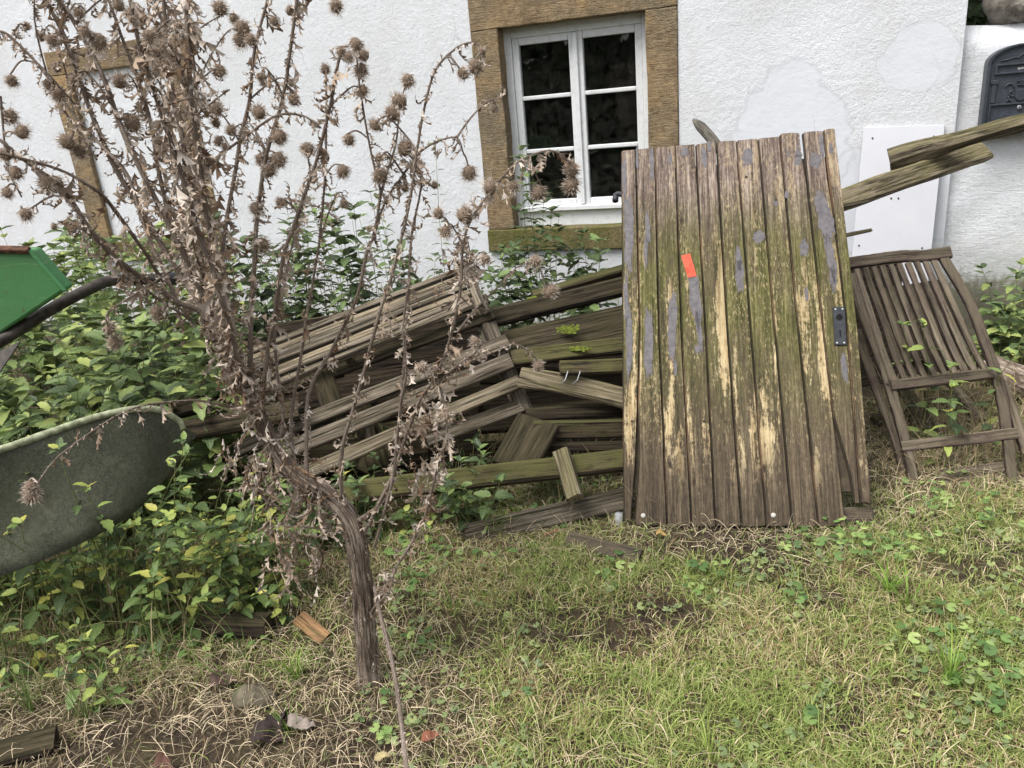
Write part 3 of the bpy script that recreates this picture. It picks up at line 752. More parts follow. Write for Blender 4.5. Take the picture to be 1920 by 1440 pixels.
# ------------------------------------------------------------------ the leaning plank door
DA, DB = gnd(1172, 980, .02), gnd(1588, 987, .02)
du = (DB - DA); du.z = 0; du.normalize()
dbk = Vector((0, 0, 1)).cross(du)
TILT = math.radians(33)
dv = Vector((0, 0, 1)) * math.cos(TILT) + dbk * math.sin(TILT)
dn = du.cross(dv)
if dn.dot(CAM - DA) < 0: dn = -dn
def duv(px, py, off=0.0):
    d = ray(px, py); t = (DA + dn * off - CAM).dot(dn) / d.dot(dn); p = CAM + d * t - DA
    return p.dot(du), p.dot(dv)
MD = Matrix(((du.x, dv.x, dn.x, DA.x), (du.y, dv.y, dn.y, DA.y), (du.z, dv.z, dn.z, DA.z), (0, 0, 0, 1)))
door = empty('plank_door', (0, 0, 0), 'old brown plank door leaning on the wood pile, algae-stained with peeling paint', 'door')
door.matrix_world = MD
top = [1164, 1191, 1227, 1265, 1303, 1342, 1380, 1421, 1461, 1502, 1543, 1566]
mid = [1166, 1199, 1235, 1277, 1322, 1363, 1407, 1452, 1496, 1543, 1588, 1609]
bot = [1168, 1188, 1250, 1296, 1341, 1390, 1436, 1485, 1534, 1586, 1613, 1634]
def topy(i, x): return 283 - (x - 1164) * (27 / 297.) if i < 8 else (252, 249, 243)[min(i - 8, 2)] - (x - (1461, 1502, 1543)[min(i - 8, 2)]) * .08 * (x > 0)
boty = [972, 983, 984, 985, 985, 985, 985, 985, 985, 940, 941]
TH_ = 0.024
def board_mesh(i):
    seg = 14; V, F = [], []; sd = i * 7.3
    def edge(k, v):                      # u of boundary k at height v
        pts = [duv(bot[k], 985 if k < 10 else 942), duv(mid[k], 620), duv(top[k], topy(min(k, 10), top[k]))]
        (u0, v0), (u1, v1), (u2, v2) = pts
        if v < v1: return u0 + (u1 - u0) * (v - v0) / (v1 - v0)
        return u1 + (u2 - u1) * (v - v1) / (v2 - v1)
    vtl, vtr = duv(top[i], topy(i, top[i]))[1], duv(top[i + 1], topy(i, top[i + 1]) if i < 8 else topy(i, top[i + 1]))[1]
    vbl, vbr = duv(bot[i], boty[i])[1], duv(bot[i + 1], boty[i] + (.3 if i else 3))[1]
    vt, vb = (vtl + vtr) / 2, (vbl + vbr) / 2
    for s in range(seg + 1):
        v = vb + (vt - vb) * s / seg
        a, b = edge(i, v) + .0012, edge(i + 1, v) - .0012
        if i == 9 and v < .62:            # split foot of the last wide board
            a = a + (b - a) * .0 if v > .36 else a + (b - a) * min(.66, (.36 - v) / .26 * .7 + .12)
        if i == 0 and v < .22: b -= (.22 - v) * .055
        if i == 1 and v < .5: a += max(0, .012 - abs(v - .25) * .05)
        if i == 8 and v > 1.38: b -= .006
        if i == 9 and v > 1.38: a += .004; b -= .004
        wv = .0012 * noise.noise(Vector((v * 8, sd, 0))); a += wv; b += wv
        wd_ = b - a
        gr = min(.0042, wd_ * .2)
        z0 = .0012 * noise.noise(Vector((v * 4, sd, 5)))
        if i in (8, 9): z0 += .003 * max(0, v - 1.2)
        prof = [(a, -TH_), (a, -.009), (a + gr, -.009), (a + gr + .0012, -.0016), (a + gr + .0032, z0), (a + wd_ * .55, z0 + .0004), (b - .0022, z0), (b - .0008, -.002), (b, -TH_)]
        for (u, z) in prof:
            fu = (u - a) / max(1e-4, wd_); vv = (vbl + (vbr - vbl) * fu) + ((vtl + (vtr - vtl) * fu) - (vbl + (vbr - vbl) * fu)) * s / seg
            if s == 0: vv += .006 * noise.noise(Vector((u * 60, sd, 1))) - .002
            if s == seg: vv += .004 * noise.noise(Vector((u * 60, sd, 2)))
            V.append((u, vv, z))
    n = 9
    for s in range(seg):
        for j in range(n): a, b = s * n + j, s * n + (j + 1) % n; F.append((a, a + n, b + n, b))
    F.append(tuple(range(n))); F.append(tuple(seg * n + j for j in range(n - 1, -1, -1)))
    return mesh('board', [(x, y, z) for x, y, z in V], [f[::-1] for f in F])
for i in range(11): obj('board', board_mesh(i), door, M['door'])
box_obj('backing', (.012, .13, -TH_ - .012), (.845, 1.5, -TH_ - .0012), 'door_dark', door, 0)
def ledge(x0, x1, v0, v1, y0=-.055):
    o = box_obj('ledge', (x0, v0, y0), (x1, v1, -TH_ - .0125), 'door_dark', door, .003)
ledge(.02, .80, .16, .3); ledge(.02, .83, 1.22, 1.36)
box_obj('bottom_rail', (.70, -.004, -.06), (.905, .072, -TH_ - .002), 'wood_chair', door, .004)
box_obj('brace', (.74, .075, -.05), (.80, .2, -TH_ - .002), 'wood_chair', door, .004)
def flake(px, py, wpx, hpx, rot=0.0, n=56):
    u, v = duv(px, py); u1, v1 = duv(px + wpx, py); u2, v2 = duv(px, py - hpx)
    a, b = (u1 - u) / 2, (v2 - v) / 2
    V = []; sd = R(0, 90)
    for i in range(n):
        t = 2 * math.pi * i / n
        k = 1 + .38 * noise.noise(Vector((math.cos(t) * 1.5 + sd, math.sin(t) * 1.5, 0))) + .28 * noise.noise(Vector((math.cos(t) * 5 + sd, math.sin(t) * 5, 4))) + .3 * noise.noise(Vector((math.cos(t) * 14 + sd, math.sin(t) * 14, 8)))
        ct, st = math.copysign(abs(math.cos(t)) ** .7, math.cos(t)), math.copysign(abs(math.sin(t)) ** .9, math.sin(t))
        x, y = a * k * ct, b * k * st
        V.append((u + x + y * rot, v + y))
    pts = V
    Vv = [(x, y, .0018) for x, y in pts] + [(x, y, -.002) for x, y in pts]
    F = [tuple(range(n))] + [(i, i + n, (i + 1) % n + n, (i + 1) % n) for i in range(n)]
    obj('paint_flake', mesh('paint_flake', Vv, F), door, M['flake'])
for f in [(1179, 440, 17, 140), (1171, 330, 9, 70), (1180, 640, 13, 130), (1174, 560, 8, 90), (1216, 640, 17, 135, .02), (1261, 600, 16, 125, .05), (1303, 555, 20, 100, -.1), (1310, 620, 10, 80, -.1), (1222, 310, 9, 60), (1214, 430, 10, 60), (1211, 470, 6, 60),
          (1256, 298, 8, 20), (1284, 285, 14, 16), (1320, 295, 9, 40, -.1), (1402, 295, 18, 34, .05), (1489, 285, 24, 26), (1494, 300, 16, 22), (1528, 300, 22, 30), (1541, 275, 8, 40), (1484, 262, 30, 22), (1558, 280, 7, 18), (1387, 515, 15, 60), (1385, 485, 10, 45), (1423, 443, 22, 24), (1545, 405, 26, 95, -.12), (1556, 480, 16, 90, -.12),
          (1561, 520, 12, 50), (1507, 465, 16, 30), (1512, 552, 6, 26), (1455, 380, 8, 14), (1475, 365, 8, 12), (1195, 295, 6, 40), (1330, 275, 8, 20), (1583, 690, 12, 50), (1266, 690, 6, 30), (1307, 655, 10, 16)]:
    flake(*f)
# handle plate
u0, v0 = duv(1574, 612)
pl = empty('lock_plate', (0, 0, 0)); pl.parent = door; pl.matrix_parent_inverse = Matrix.Identity(4)
pl.matrix_local = Matrix.Translation((u0, v0, .0015)) @ Matrix.Rotation(math.radians(-1), 4, 'Z')
PL_W, PL_H = .044, .155
o = box_obj('plate', (-PL_W / 2, -PL_H / 2, 0), (PL_W / 2, PL_H / 2, .006), 'black_plate', pl, .0025)
tube_obj('handle_hole', [Vector((0, .035, .001)), Vector((0, .035, .0064)), Vector((0, .035, .0066))], [.0115, .0115, .009], 'hole', pl, 16)
o = tube_obj('handle_ring', [Vector((.013 * math.cos(a), .035 + .013 * math.sin(a), .0066)) for a in [i * math.pi / 8 for i in range(17)]], .0015, 'black_plate', pl, 5)
V = [(math.cos(a) * .0045, -.022 + math.sin(a) * .0045, .0065) for a in [i * math.pi / 5 - .9 for i in range(9)]] + [(-.003, -.045, .0065), (.003, -.045, .0065)][::1]
obj('keyhole', mesh('keyhole', V, [tuple(range(len(V)))]), pl, M['hole'])
for sx in (-.013, .013):
    for sy in (-.068, .068):
        tube_obj('screw', [Vector((sx, sy, .005)), Vector((sx, sy, .0068)), Vector((sx, sy, .0072))], [.004, .004, .003], 'steel', pl, 8)
# red sticker
c4 = [duv(*p) for p in ((1277, 480), (1294, 476), (1306, 518), (1290, 521))]
sk = obj('price_sticker', mesh('sticker', [(x, y, .0035) for x, y in c4] + [(x, y, .0022) for x, y in c4], [(3, 2, 1, 0), (0, 1, 5, 4), (1, 2, 6, 5), (2, 3, 7, 6), (3, 0, 4, 7)]), door, M['sticker'])
sk['label'] = 'bright orange-red sticker'
cx, cy = sum(p[0] for p in c4) / 4, sum(p[1] for p in c4) / 4
ang = math.atan2(c4[3][1] - c4[0][1], c4[3][0] - c4[0][0])
for (s, sz, oy) in (('13.10.', .018, -.002), ('019', .016, .02)):
    t = text('sticker_writing', s, sz, (0, 0, 0), sk, 'ink', (0, 0, 0), .0001)
    t.matrix_local = Matrix.Translation((cx, cy, .0037)) @ Matrix.Rotation(ang + math.pi, 4, 'Z') @ Matrix.Translation((-.035 if oy < 0 else -.03, -.012 if oy < 0 else .004, 0))
for p in ((1206, 967), (1450, 966)):
    u, v = duv(*p); tube_obj('screw_cap', [Vector((u, v, -.002)), Vector((u, v, .004)), Vector((u, v, .006))], [.0095, .009, .006], 'white_cap', door, 12)
for p in ((1424, 725), (1191, 347), (1399, 332), (1455, 375), (1185, 790), (1225, 795), (1320, 790), (1360, 790), (1300, 830)):
    u, v = duv(*p); tube_obj('nail', [Vector((u, v, -.002)), Vector((u, v, .002)), Vector((u, v, .0024))], [.006, .006, .005], 'door_dark', door, 8)
u, v = duv(1156, 362)
tube_obj('hinge_pin', [Vector((u + .03, v, -.02)), Vector((u + .004, v + .006, -.02)), Vector((u - .004, v + .002, -.02)), Vector((u - .006, v - .018, -.018)), Vector((u - .006, v - .03, -.016))], [.012, .012, .013, .013, .013], 'black_plate', door, 12)

# ------------------------------------------------------------------ folded slatted chair
CA, CB = gnd(1700, 900, .0), gnd(1897, 907, .0)
cu_ = (CB - CA); cu_.z = 0; cu_.normalize()
CT = math.radians(38)
cv = Vector((0, 0, 1)) * math.cos(CT) + Vector((0, 0, 1)).cross(cu_) * math.sin(CT)
cn = cu_.cross(cv)
def chp(px, py, off=0.0):
    d = ray(px, py); t = (CA + cn * off - CAM).dot(cn) / d.dot(cn); return CAM + d * t
chair = empty('folding_chair', (CA + CB) / 2, 'weathered brown slatted folding chair leaning folded beside the plank door', 'chair')
chair.matrix_world = Matrix.Translation((CA + CB) / 2)
def cmember(name, pts, w_, t_, off=0.0, parent=chair, seg=5, mat='wood_chair'):
    """bent timber following picture points on the chair's plane"""
    P_ = catmull([chp(x, y, off) for x, y in pts], seg)
    V, F = [], []
    for i, p in enumerate(P_):
        tg = (P_[min(i + 1, len(P_) - 1)] - P_[max(i - 1, 0)]).normalized()
        sd = tg.cross(cn).normalized(); nn_ = sd.cross(tg)
        j = .0012
        for (a, b) in ((-1, -.75), (-.75, -1), (.75, -1), (1, -.75), (1, .75), (.75, 1), (-.75, 1), (-1, .75)):
            V.append(p + sd * (a * w_ / 2 + R(-j, j)) + nn_ * (b * t_ / 2))
    n = len(P_)
    # local frame along the member so the grain follows it
    b3 = basis(P_[-1] - P_[0], cn); mw = mat4(P_[0], b3); inv = mw.inverted()
    V = [inv @ v for v in V]
    for i in range(n - 1):
        for k in range(8): F.append((i * 8 + k, i * 8 + (k + 1) % 8, i * 8 + 8 + (k + 1) % 8, i * 8 + 8 + k))
    F.append(tuple(range(7, -1, -1))); F.append(tuple((n - 1) * 8 + k for k in range(8)))
    o = obj(name, mesh(name, V, F), None, M[mat]); o.matrix_world = mw; keep(o, parent); return o
cmember('leg', [(1594, 515), (1620, 595), (1645, 660), (1668, 725), (1690, 800), (1712, 900)], .038, .026, .01)
cmember('leg', [(1766, 480), (1817, 567), (1850, 653), (1870, 710), (1887, 807), (1899, 912)], .038, .026, .01)
cmember('rear_leg', [(1606, 620), (1647, 740), (1677, 817), (1696, 885)], .036, .024, -.03)
cmember('rear_leg', [(1878, 715), (1900, 775), (1924, 850)], .036, .024, -.03)
tr_ = cmember('top_rail', [(1588, 495), (1640, 487), (1690, 481), (1735, 480), (1783, 473)], .052, .024, .014)
for k in range(10):
    f = k / 9
    x0, y0 = 1606 + (1750 - 1606) * f, 505 + (487 - 505) * f
    x1, y1 = 1678 + (1846 - 1678) * f, 712 + (690 - 712) * f
    mx, my = x0 + (x1 - x0) * .47, y0 + (y1 - y0) * .5
    cmember('slat', [(x0, y0), (x0 + (x1 - x0) * .23, y0 + (y1 - y0) * .25), (mx, my), (x0 + (x1 - x0) * .7, y0 + (y1 - y0) * .75), (x0 + (x1 - x0) * .88, y0 + (y1 - y0) * .92), (x1, y1 + 2)], .0235, .016, .012, seg=3)
cmember('front_rail', [(1671, 723), (1765, 712), (1860, 700)], .046, .022, .022)
for k in range(8):                                  # the seat's slats folded behind the back
    f = (k + .5) / 8
    cmember('seat_slat', [(1632 + (1765 - 1632) * f, 545 - 20 * f), (1660 + (1805 - 1660) * f, 620 - 20 * f), (1690 + (1850 - 1690) * f, 705 - 20 * f)], .022, .014, -.035, seg=2)
cmember('stretcher', [(1690, 837), (1795, 826), (1908, 812)], .044, .02, .02)
cmember('stretcher', [(1765, 890), (1830, 882), (1897, 873)], .04, .02, -.03)
for p in ((1874, 697), (1664, 720)):
    q = chp(*p, .026); tb = tube_obj('bolt', [q, q + cn * .004, q + cn * .005], [.006, .006, .004], 'door_dark', None, 8); keep(tb, chair)

# ------------------------------------------------------------------ timbers around the door
def thing_beam(name, a, b, w_, t_, mat, label, cat='beam', group=None, face=None, **kw):
    o = beam(name, a, b, w_, t_, mat, face, **kw); return tag(o, label, cat, group)
upv = Vector((0, -.5, 1))
thing_beam('split_rail', hp(1668, 303, 3.98), hp(1945, 222, 3.72), .115, .105, 'wood_beam', 'rounded split rail lying on top of the notched beam at right', 'beam', face=Vector((0, -.6, 1)), ch=.028, jit=.011, seg=26, taper=.62, ragged=.012)
thing_beam('notched_beam', hp(1380, 439, 3.5), hp(1842, 286, 4.02), .1, .08, 'wood_beam', 'mossy notched beam sticking out behind the top of the door', 'beam', face=Vector((0, -1, .35)), ch=.012, jit=.01, seg=24, taper=.92, ragged=.03)
M['grey_stick'] = stem_mat('grey_stick', ((0.05, 0.045, 0.036), (0.15, 0.135, 0.11), (0.3, 0.28, 0.24)))
tube_obj2 = tag(tube_obj('round_stick', catmull([hp(1300, 224, 4.15), hp(1322, 246, 4.1), hp(1352, 285, 4.05), hp(1400, 360, 4.0)], 3), [.008, .019, .024, .025, .026, .026, .026, .026, .026, .026], 'grey_stick', None, 10, .12), 'rounded grey stick end poking up behind the door', 'stick')
thing_beam('splinter', hp(1440, 470, 3.7), hp(1634, 431, 3.8), .026, .014, 'wood_beam', 'thin broken splinter poking out from behind the door below the beam', 'stick', jit=.002, taper=.6, ragged=.02)
tube_log = tag(tube_obj('log', catmull([gnd(1860, 690, .1), gnd(1895, 705, .1), gnd(1960, 730, .1), gnd(2060, 770, .1)], 3), .07, 'bark_trunk', None, 14, .08), 'dark round log end behind the chair at the right edge', 'log')
thing_beam('plank', gnd(1735, 752, .06), gnd(1895, 745, .06), .1, .03, 'wood_moss', 'greenish plank lying on the ground behind the chair legs', 'plank', face=(0, -1, .5))
thing_beam('plank', gnd(1690, 720, .12), gnd(1760, 830, .02), .06, .03, 'wood_dark', 'dark plank slanting down under the chair from the left', 'plank')
tag(tube_obj('rusty_pipe', [gnd(1770, 700, .16), gnd(1800, 740, .09), gnd(1838, 790, .02)], .022, 'wood_chair', None, 10), 'rusty brown pipe slanting down under the chair seat', 'pipe')
thing_beam('plank', gnd(1640, 790, .05), gnd(1700, 772, .05), .06, .03, 'wood_dark', 'short dark plank end between the door and the chair leg', 'plank')
thing_beam('plank', gnd(1760, 905, .015), gnd(1900, 880, .015), .05, .02, 'wood_grey', 'grey plank half buried in straw under the chair', 'plank')
M['galvanised'] = simple('galvanised', (0.25, 0.26, 0.26), (0.4, 0.41, 0.41), 60, 0.6, 0.2, 0.001)
tag(tube_obj('metal_tube', [gnd(1161, 984) + Vector((0, 0, z)) for z in (0, .02, .05, .0501, .03)], [.0145, .0145, .0145, .0115, .011], 'galvanised', None, 16), 'small grey metal tube standing at the left foot of the door', 'tube')

# ------------------------------------------------------------------ wood pile left of the door
# slatted pallet, tilted: five long slats over cross boards
pal = empty('pallet', hp(760, 800, 3.0), 'grey slatted pallet tilted on the wood pile behind the thistle', 'pallet')
pal.matrix_world = Matrix.Translation(hp(760, 800, 3.0))
pf = Vector((.25, -1, .75))
def slat(a, b, w_, t_, mat, name='slat', face=pf, parent=pal, **kw):
    o = beam(name, a, b, w_, t_, mat, face, **kw); keep(o, parent); return o
slat(hp(952, 640, 3.22), hp(440, 842, 2.86), .062, .026, 'wood_grey')
slat(hp(958, 676, 3.16), hp(470, 872, 2.8), .07, .026, 'wood_grey')
slat(hp(974, 716, 3.10), hp(560, 892, 2.76), .058, .03, 'wood_pale')
slat(hp(978, 762, 3.09), hp(800, 824, 2.92), .06, .024, 'wood_grey')
slat(hp(925, 590, 3.3), hp(420, 772, 2.98), .05, .026, 'wood_dark')
slat(hp(915, 560, 3.38), hp(430, 735, 3.08), .05, .026, 'wood_dark')
slat(hp(893, 560, 3.36), hp(982, 770, 3.10), .075, .055, 'wood_grey', 'end_board', Vector((.9, -.6, .4)))
slat(hp(675, 760, 3.1), hp(712, 880, 2.9), .09, .05, 'wood_dark', 'cross_board', Vector((.6, -1, .3)))
slat(hp(595, 680, 3.12), hp(640, 800, 2.98), .09, .05, 'wood_dark', 'cross_board', Vector((.6, -1, .3)))
slat(hp(690, 800, 3.0), hp(700, 850, 2.95), .05, .05, 'wood_pale', 'block', Vector((.6, -1, .3)))
slat(hp(720, 830, 2.98), hp(690, 890, 2.9), .12, .03, 'wood_dark', 'cross_board', Vector((.2, -1, .3)))
# slatted bench panel seen along its slats
ben = empty('slatted_panel', hp(740, 600, 3.4), 'panel of narrow grey slats lying on top of the pallet', 'slatted panel')
ben.matrix_world = Matrix.Translation(hp(740, 600, 3.4))
for k in range(7):
    f = k / 6
    slat(hp(868 + 18 * f + R(-5, 5), 507 + 64 * f, 3.62 - .36 * f), hp(455 + 25 * f + R(-12, 12), 668 + 68 * f, 3.3 - .33 * f), .033, .026, ('wood_grey', 'wood_pale', 'wood_grey', 'wood_grey', 'wood_pale', 'wood_grey', 'wood_grey')[k], 'slat', Vector((.1, -.45, 1)), ben)
slat(hp(878, 512, 3.6), hp(906, 580, 3.25), .055, .03, 'wood_grey', 'end_board', Vector((1, -.4, .3)), ben)
slat(hp(640, 620, 3.42), hp(660, 680, 3.1), .05, .03, 'wood_dark', 'cross_board', Vector((1, -.4, .3)), ben)
# loose planks and beams between the pallet and the door, then added dark backing
pile = [
 ('beam', (920, 597, 3.45), (1240, 520, 3.55), .085, .06, 'wood_dark', 'dark squared beam near the top of the pile, moss on its upper edge', (0, -1, .45)),
 ('plank', (1000, 556, 3.75), (1260, 480, 3.85), .05, .05, 'wood_moss', 'mossy plank topmost in the wood pile beside the door', (0, -.6, 1)),
 ('plank', (940, 655, 3.35), (1240, 590, 3.42), .17, .03, 'wood_dark', 'wide dark mossy board in the middle of the wood pile', (0, -.9, .75)),
 ('plank', (960, 672, 3.2), (1240, 640, 3.2), .07, .04, 'wood_moss', 'greenish plank under the wide dark board in the pile', (0, -.9, .6)),
 ('plank', (1050, 690, 3.02), (1240, 683, 3.05), .06, .035, 'wood_moss', 'short rotten plank with two nails sticking out below it', (0, -1, .6)),
 ('plank', (975, 708, 3.08), (1240, 770, 2.95), .085, .05, 'wood_beam', 'warped brown plank sloping down to the right behind the door', (0, -1, .5)),
 ('beam', (985, 780, 3.05), (1260, 775, 3.05), .06, .06, 'wood_dark', 'dark beam in the gap under the warped plank', (0, -1, .3)),
 ('plank', (1000, 806, 2.98), (1260, 800, 2.98), .075, .04, 'wood_moss', 'mossy horizontal plank low in the pile beside the door', (0, -1, .2)),
 ('plank', (1000, 838, 2.95), (1260, 835, 2.95), .04, .04, 'wood_dark', 'thin dark plank just above the green lower beam', (0, -1, .3)),
 ('plank', (960, 880, 2.85), (1010, 790, 3.0), .2, .03, 'wood_dark', 'square dark board end standing on edge under the pallet', (-.2, -1, .4)),
 ('beam', (640, 925, 2.72), (1240, 855, 2.86), .085, .06, 'wood_moss', 'long green mossy beam lying low in front of the pile', (0, -.8, .6)),
 ('post', (1052, 845, 2.8), (1078, 935, 2.62), .062, .045, 'wood_beam', 'short upright batten nailed across the green mossy beam', (.1, -1, .4)),
 ('plank', (872, 1004, 2.6), (1190, 932, 2.74), .09, .035, 'wood_grey', 'grey-brown plank lying in the grass at the foot of the pile', (0, -.9, .75)),
 ('beam', (330, 770, 3.1), (640, 690, 3.2), .07, .06, 'wood_dark', 'dark beam behind the thistle stem under the slatted panel', (0, -1, .5)),
 ('beam', (330, 812, 2.8), (560, 770, 2.9), .08, .07, 'wood_dark', 'weathered beam end between the grey tray and the thistle', (0, -1, .5)),
 ('beam', (900, 700, 3.45), (1260, 720, 3.5), .1, .08, 'wood_dark', 'dark beam added deep inside the wood pile to darken its gaps', (0, -1, .3)),  # beams added inside the pile as dark backing
 ('beam', (900, 790, 3.4), (1260, 760, 3.4), .12, .1, 'wood_dark', 'thick dark beam added at the very back to darken the pile', (0, -1, .3)),
 ('beam', (500, 800, 3.2), (900, 740, 3.4), .12, .1, 'wood_dark', 'thick dark beam added behind the tilted pallet to darken its gaps', (0, -1, .3)),
 ('board', (520, 700, 3.75), (900, 640, 3.75), .5, .03, 'wood_dark', 'wide dark board added behind the slatted panel to blacken the gaps', (0, -1, .1)),  # boards added behind the pile so its gaps go black
 ('board', (860, 720, 3.72), (1330, 690, 3.72), .34, .03, 'wood_dark', 'wide dark board added as dark backing for the pile beside the door', (0, -1, .1)),
 ('board', (880, 880, 3.3), (1330, 850, 3.3), .26, .03, 'wood_dark', 'dark board added on edge behind the lower planks to blacken gaps', (0, -1, .1)),
 ('board', (560, 900, 3.12), (900, 850, 3.25), .3, .03, 'wood_dark', 'dark board added on edge beneath the tilted pallet to blacken gaps', (0, -1, .1)),
 ('board', (1570, 620, 3.75), (1690, 605, 3.75), .62, .03, 'wood_dark', 'dark upright board added to darken the view between door and chair', (0, -1, .1)),  # added board standing in for the dark pile behind the chair slats
 ('beam', (420, 880, 3.0), (800, 840, 3.2), .12, .1, 'wood_dark', 'low dark beam added under the tilted pallet to darken its gaps', (0, -1, .3)),  # filler beam added to keep light out from under the pallet
]
for (nm, a, b, w_, t_, mt, lb, fc) in pile:
    kw = {}
    if 'warped' in lb: kw = dict(bend=.02, seg=10)
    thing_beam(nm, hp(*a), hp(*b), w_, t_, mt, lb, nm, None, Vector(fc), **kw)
for (x, y) in ((1065, 706), (1088, 706)):
    a = hp(x, y - 10, 2.98); tag(tube_obj('nail', [a, a + Vector((-.008, -.02, -.03)), a + Vector((-.03, -.03, -.05))], .0025, 'steel', None, 5), 'bent nail sticking out of the rotten plank, %s one' % ('left' if x < 1070 else 'right'), 'nail')
# moss cushions
M['moss'] = simple('bright_moss', (0.05, 0.065, 0.01), (0.17, 0.2, 0.025), 90, 0.9, 0.9, 0.01)
def moss(px, py, D, rx, rz, sd, label, nrm=(0, -.9, .75)):
    c = hp(px, py, D); b3 = basis((1, 0, 0), nrm); V, T = [], []
    for i in range(140):
        a = R(0, 6.283); r_ = random.random() ** .8 * (.7 + .45 * noise.noise(Vector((math.cos(a) * 2, math.sin(a) * 2, sd)))) ; q = Vector((rx * r_ * math.cos(a), rz * r_ * math.sin(a), R(0, .006)))
        s = R(.0025, .006); k = len(V)
        for dx, dy, dz in ((-1, -1, 0), (1, -1, 0), (1, 1, 0), (-1, 1, 0), (0, 0, 1)): V.append(tuple(c + b3 @ (q + Vector((dx * s, dy * s, dz * s)))))
        T += [(k, k + 1, k + 4), (k + 1, k + 2, k + 4), (k + 2, k + 3, k + 4), (k + 3, k, k + 4)]
    o = obj('moss_cushion', tri_mesh('moss', V, T, None, True), None, M['moss']); tag(o, label, 'moss')
moss(1066, 618, 3.33, .07, .03, 1, 'bright green moss cushion on the wide dark board')
moss(1088, 654, 3.17, .06, .012, 2, 'thin strip of bright moss on the plank below the wide board')
moss(1000, 562, 3.66, .05, .02, 3, 'yellow-green moss on the upper beam near the thistle')

M['stone_brown'] = simple('brown_stone', (0.06, 0.052, 0.035), (0.16, 0.14, 0.095), 18, 0.85, 0.9, 0.01, 0, 8)
# bits of timber in the grass
thing_beam('timber_offcut', gnd(372, 1166, .05), gnd(505, 1172, .04), .08, .07, 'wood_dark', 'rounded dark timber offcut lying in the weeds left of the trunk', 'offcut', ch=.024, jit=.005)
thing_beam('wood_chip', gnd(560, 1158, .03), gnd(606, 1196, .01), .05, .015, 'wood_chip', 'orange-brown split wood chip in the grass left of the trunk', 'wood chip', ragged=.02)
thing_beam('wood_block', gnd(1065, 1012, .02), gnd(1200, 1046, .015), .06, .03, 'wood_chair', 'brown wood block lying in the dirt before the door', 'wood block')
thing_beam('timber_offcut', gnd(-60, 1432, .02), gnd(105, 1388, .02), .07, .05, 'wood_dark', 'split dark timber in the bottom left corner', 'offcut', ragged=.02)
thing_beam('bark_strip', gnd(1020, 1003, .03), gnd(1046, 992, .03), .01, .006, 'wood_chip', 'small orange splinter near the grey plank', 'splinter', ragged=.004)
st = gnd(474, 1300, .02); tag(rock('stone', (st.x, st.y, .008), (.075, .045, .022), 'stone_brown', 9, 8), 'flat grey-brown stone in the straw at lower left', 'stone')

# ------------------------------------------------------------------ green metal box and dark handle bar at the left edge
def worn_paint():
    m, nt, bs = new_mat('worn_green_paint'); co = coords(nt)
    n = nz(nt, co, 6, 6, 0.65); sc_ = nz(nt, mapping(nt, co, (6, 6, 90)), 1.0, 4, 0.6, None, 1.0); sp = nz(nt, co, 45, 7, 0.75)
    c = mixc(nt, n, (0.045, 0.17, 0.055), (0.085, 0.27, 0.1))
    c = mixc(nt, ramp(nt, sc_, [(0.62, 0.0), (0.68, 0.4)]), c, (0.25, 0.4, 0.25))
    c = mixc(nt, ramp(nt, sp, [(0.6, 0.0), (0.68, 0.85)]), c, (0.09, 0.05, 0.03))
    c = mixc(nt, ramp(nt, nz(nt, co, 3, 5, 0.6), [(0.45, 0.0), (0.75, 0.5)]), c, (0.09, 0.12, 0.06))
    return fin(m, nt, bs, c, 0.55, bump(nt, math_(nt, 'ADD', n, math_(nt, 'MULTIPLY', sp, .2)), 0.4, 0.01), 0.35)
M['green_metal'] = worn_paint()
M['rust'] = simple('rusty_rim', (0.045, 0.024, 0.017), (0.14, 0.065, 0.038), 60, 0.9, 0.6, 0.004)
M['dark_metal'] = simple('dark_pipe', (0.018, 0.015, 0.013), (0.07, 0.055, 0.045), 40, 0.6, 0.5, 0.003)
gb = empty('green_barrow', hp(20, 560, 2.6), 'green painted metal tray with rusty rim tipped at the left edge', 'wheelbarrow')
gb.matrix_world = Matrix.Translation(hp(20, 560, 2.6))
DG = 2.6
c = [hp(-160, 470, DG), hp(55, 471, DG), hp(119, 545, DG), hp(-10, 632, DG), hp(-160, 720, DG)]
bkv = FH * .06 + Vector((.012, 0, .006))
V = [tuple(p) for p in c] + [tuple(p + bkv) for p in c]
F = [(0, 4, 3, 2, 1), (5, 6, 7, 8, 9), (0, 1, 6, 5), (1, 2, 7, 6), (2, 3, 8, 7), (3, 4, 9, 8)]
gp = obj('tray', mesh('tray', V, F), None, M['green_metal']); keep(gp, gb)
bevelled(gp, .008, 2)
o = beam('rim', c[0] + Vector((0, 0, .006)), c[1] + Vector((0, 0, .006)), .026, .014, 'rust', Vector((0, -.5, 1)), jit=.002); keep(o, gb)
o = beam('rim', c[1] + Vector((.004, 0, .002)), c[2] + Vector((.008, 0, 0)), .012, .008, 'green_metal', Vector((1, -.5, 1)), jit=.002); keep(o, gb)
tag(tube_obj('handle_bar', catmull([hp(-120, 700, 2.48), hp(0, 640, 2.6), hp(90, 583, 2.7), hp(165, 543, 2.8), hp(210, 526, 2.9), hp(280, 524, 3.0), hp(300, 523, 3.02)], 4), .021, 'dark_metal', gb, 12), None)
o = tube_obj('hand_grip', [hp(298, 523, 3.02), hp(330, 522, 3.06), hp(346, 523, 3.08)], .025, 'black_plate', gb, 12)
for ch_ in list(gb.children):
    if ch_.name.startswith(('handle_bar', 'hand_grip')): ch_.matrix_parent_inverse = gb.matrix_world.inverted()
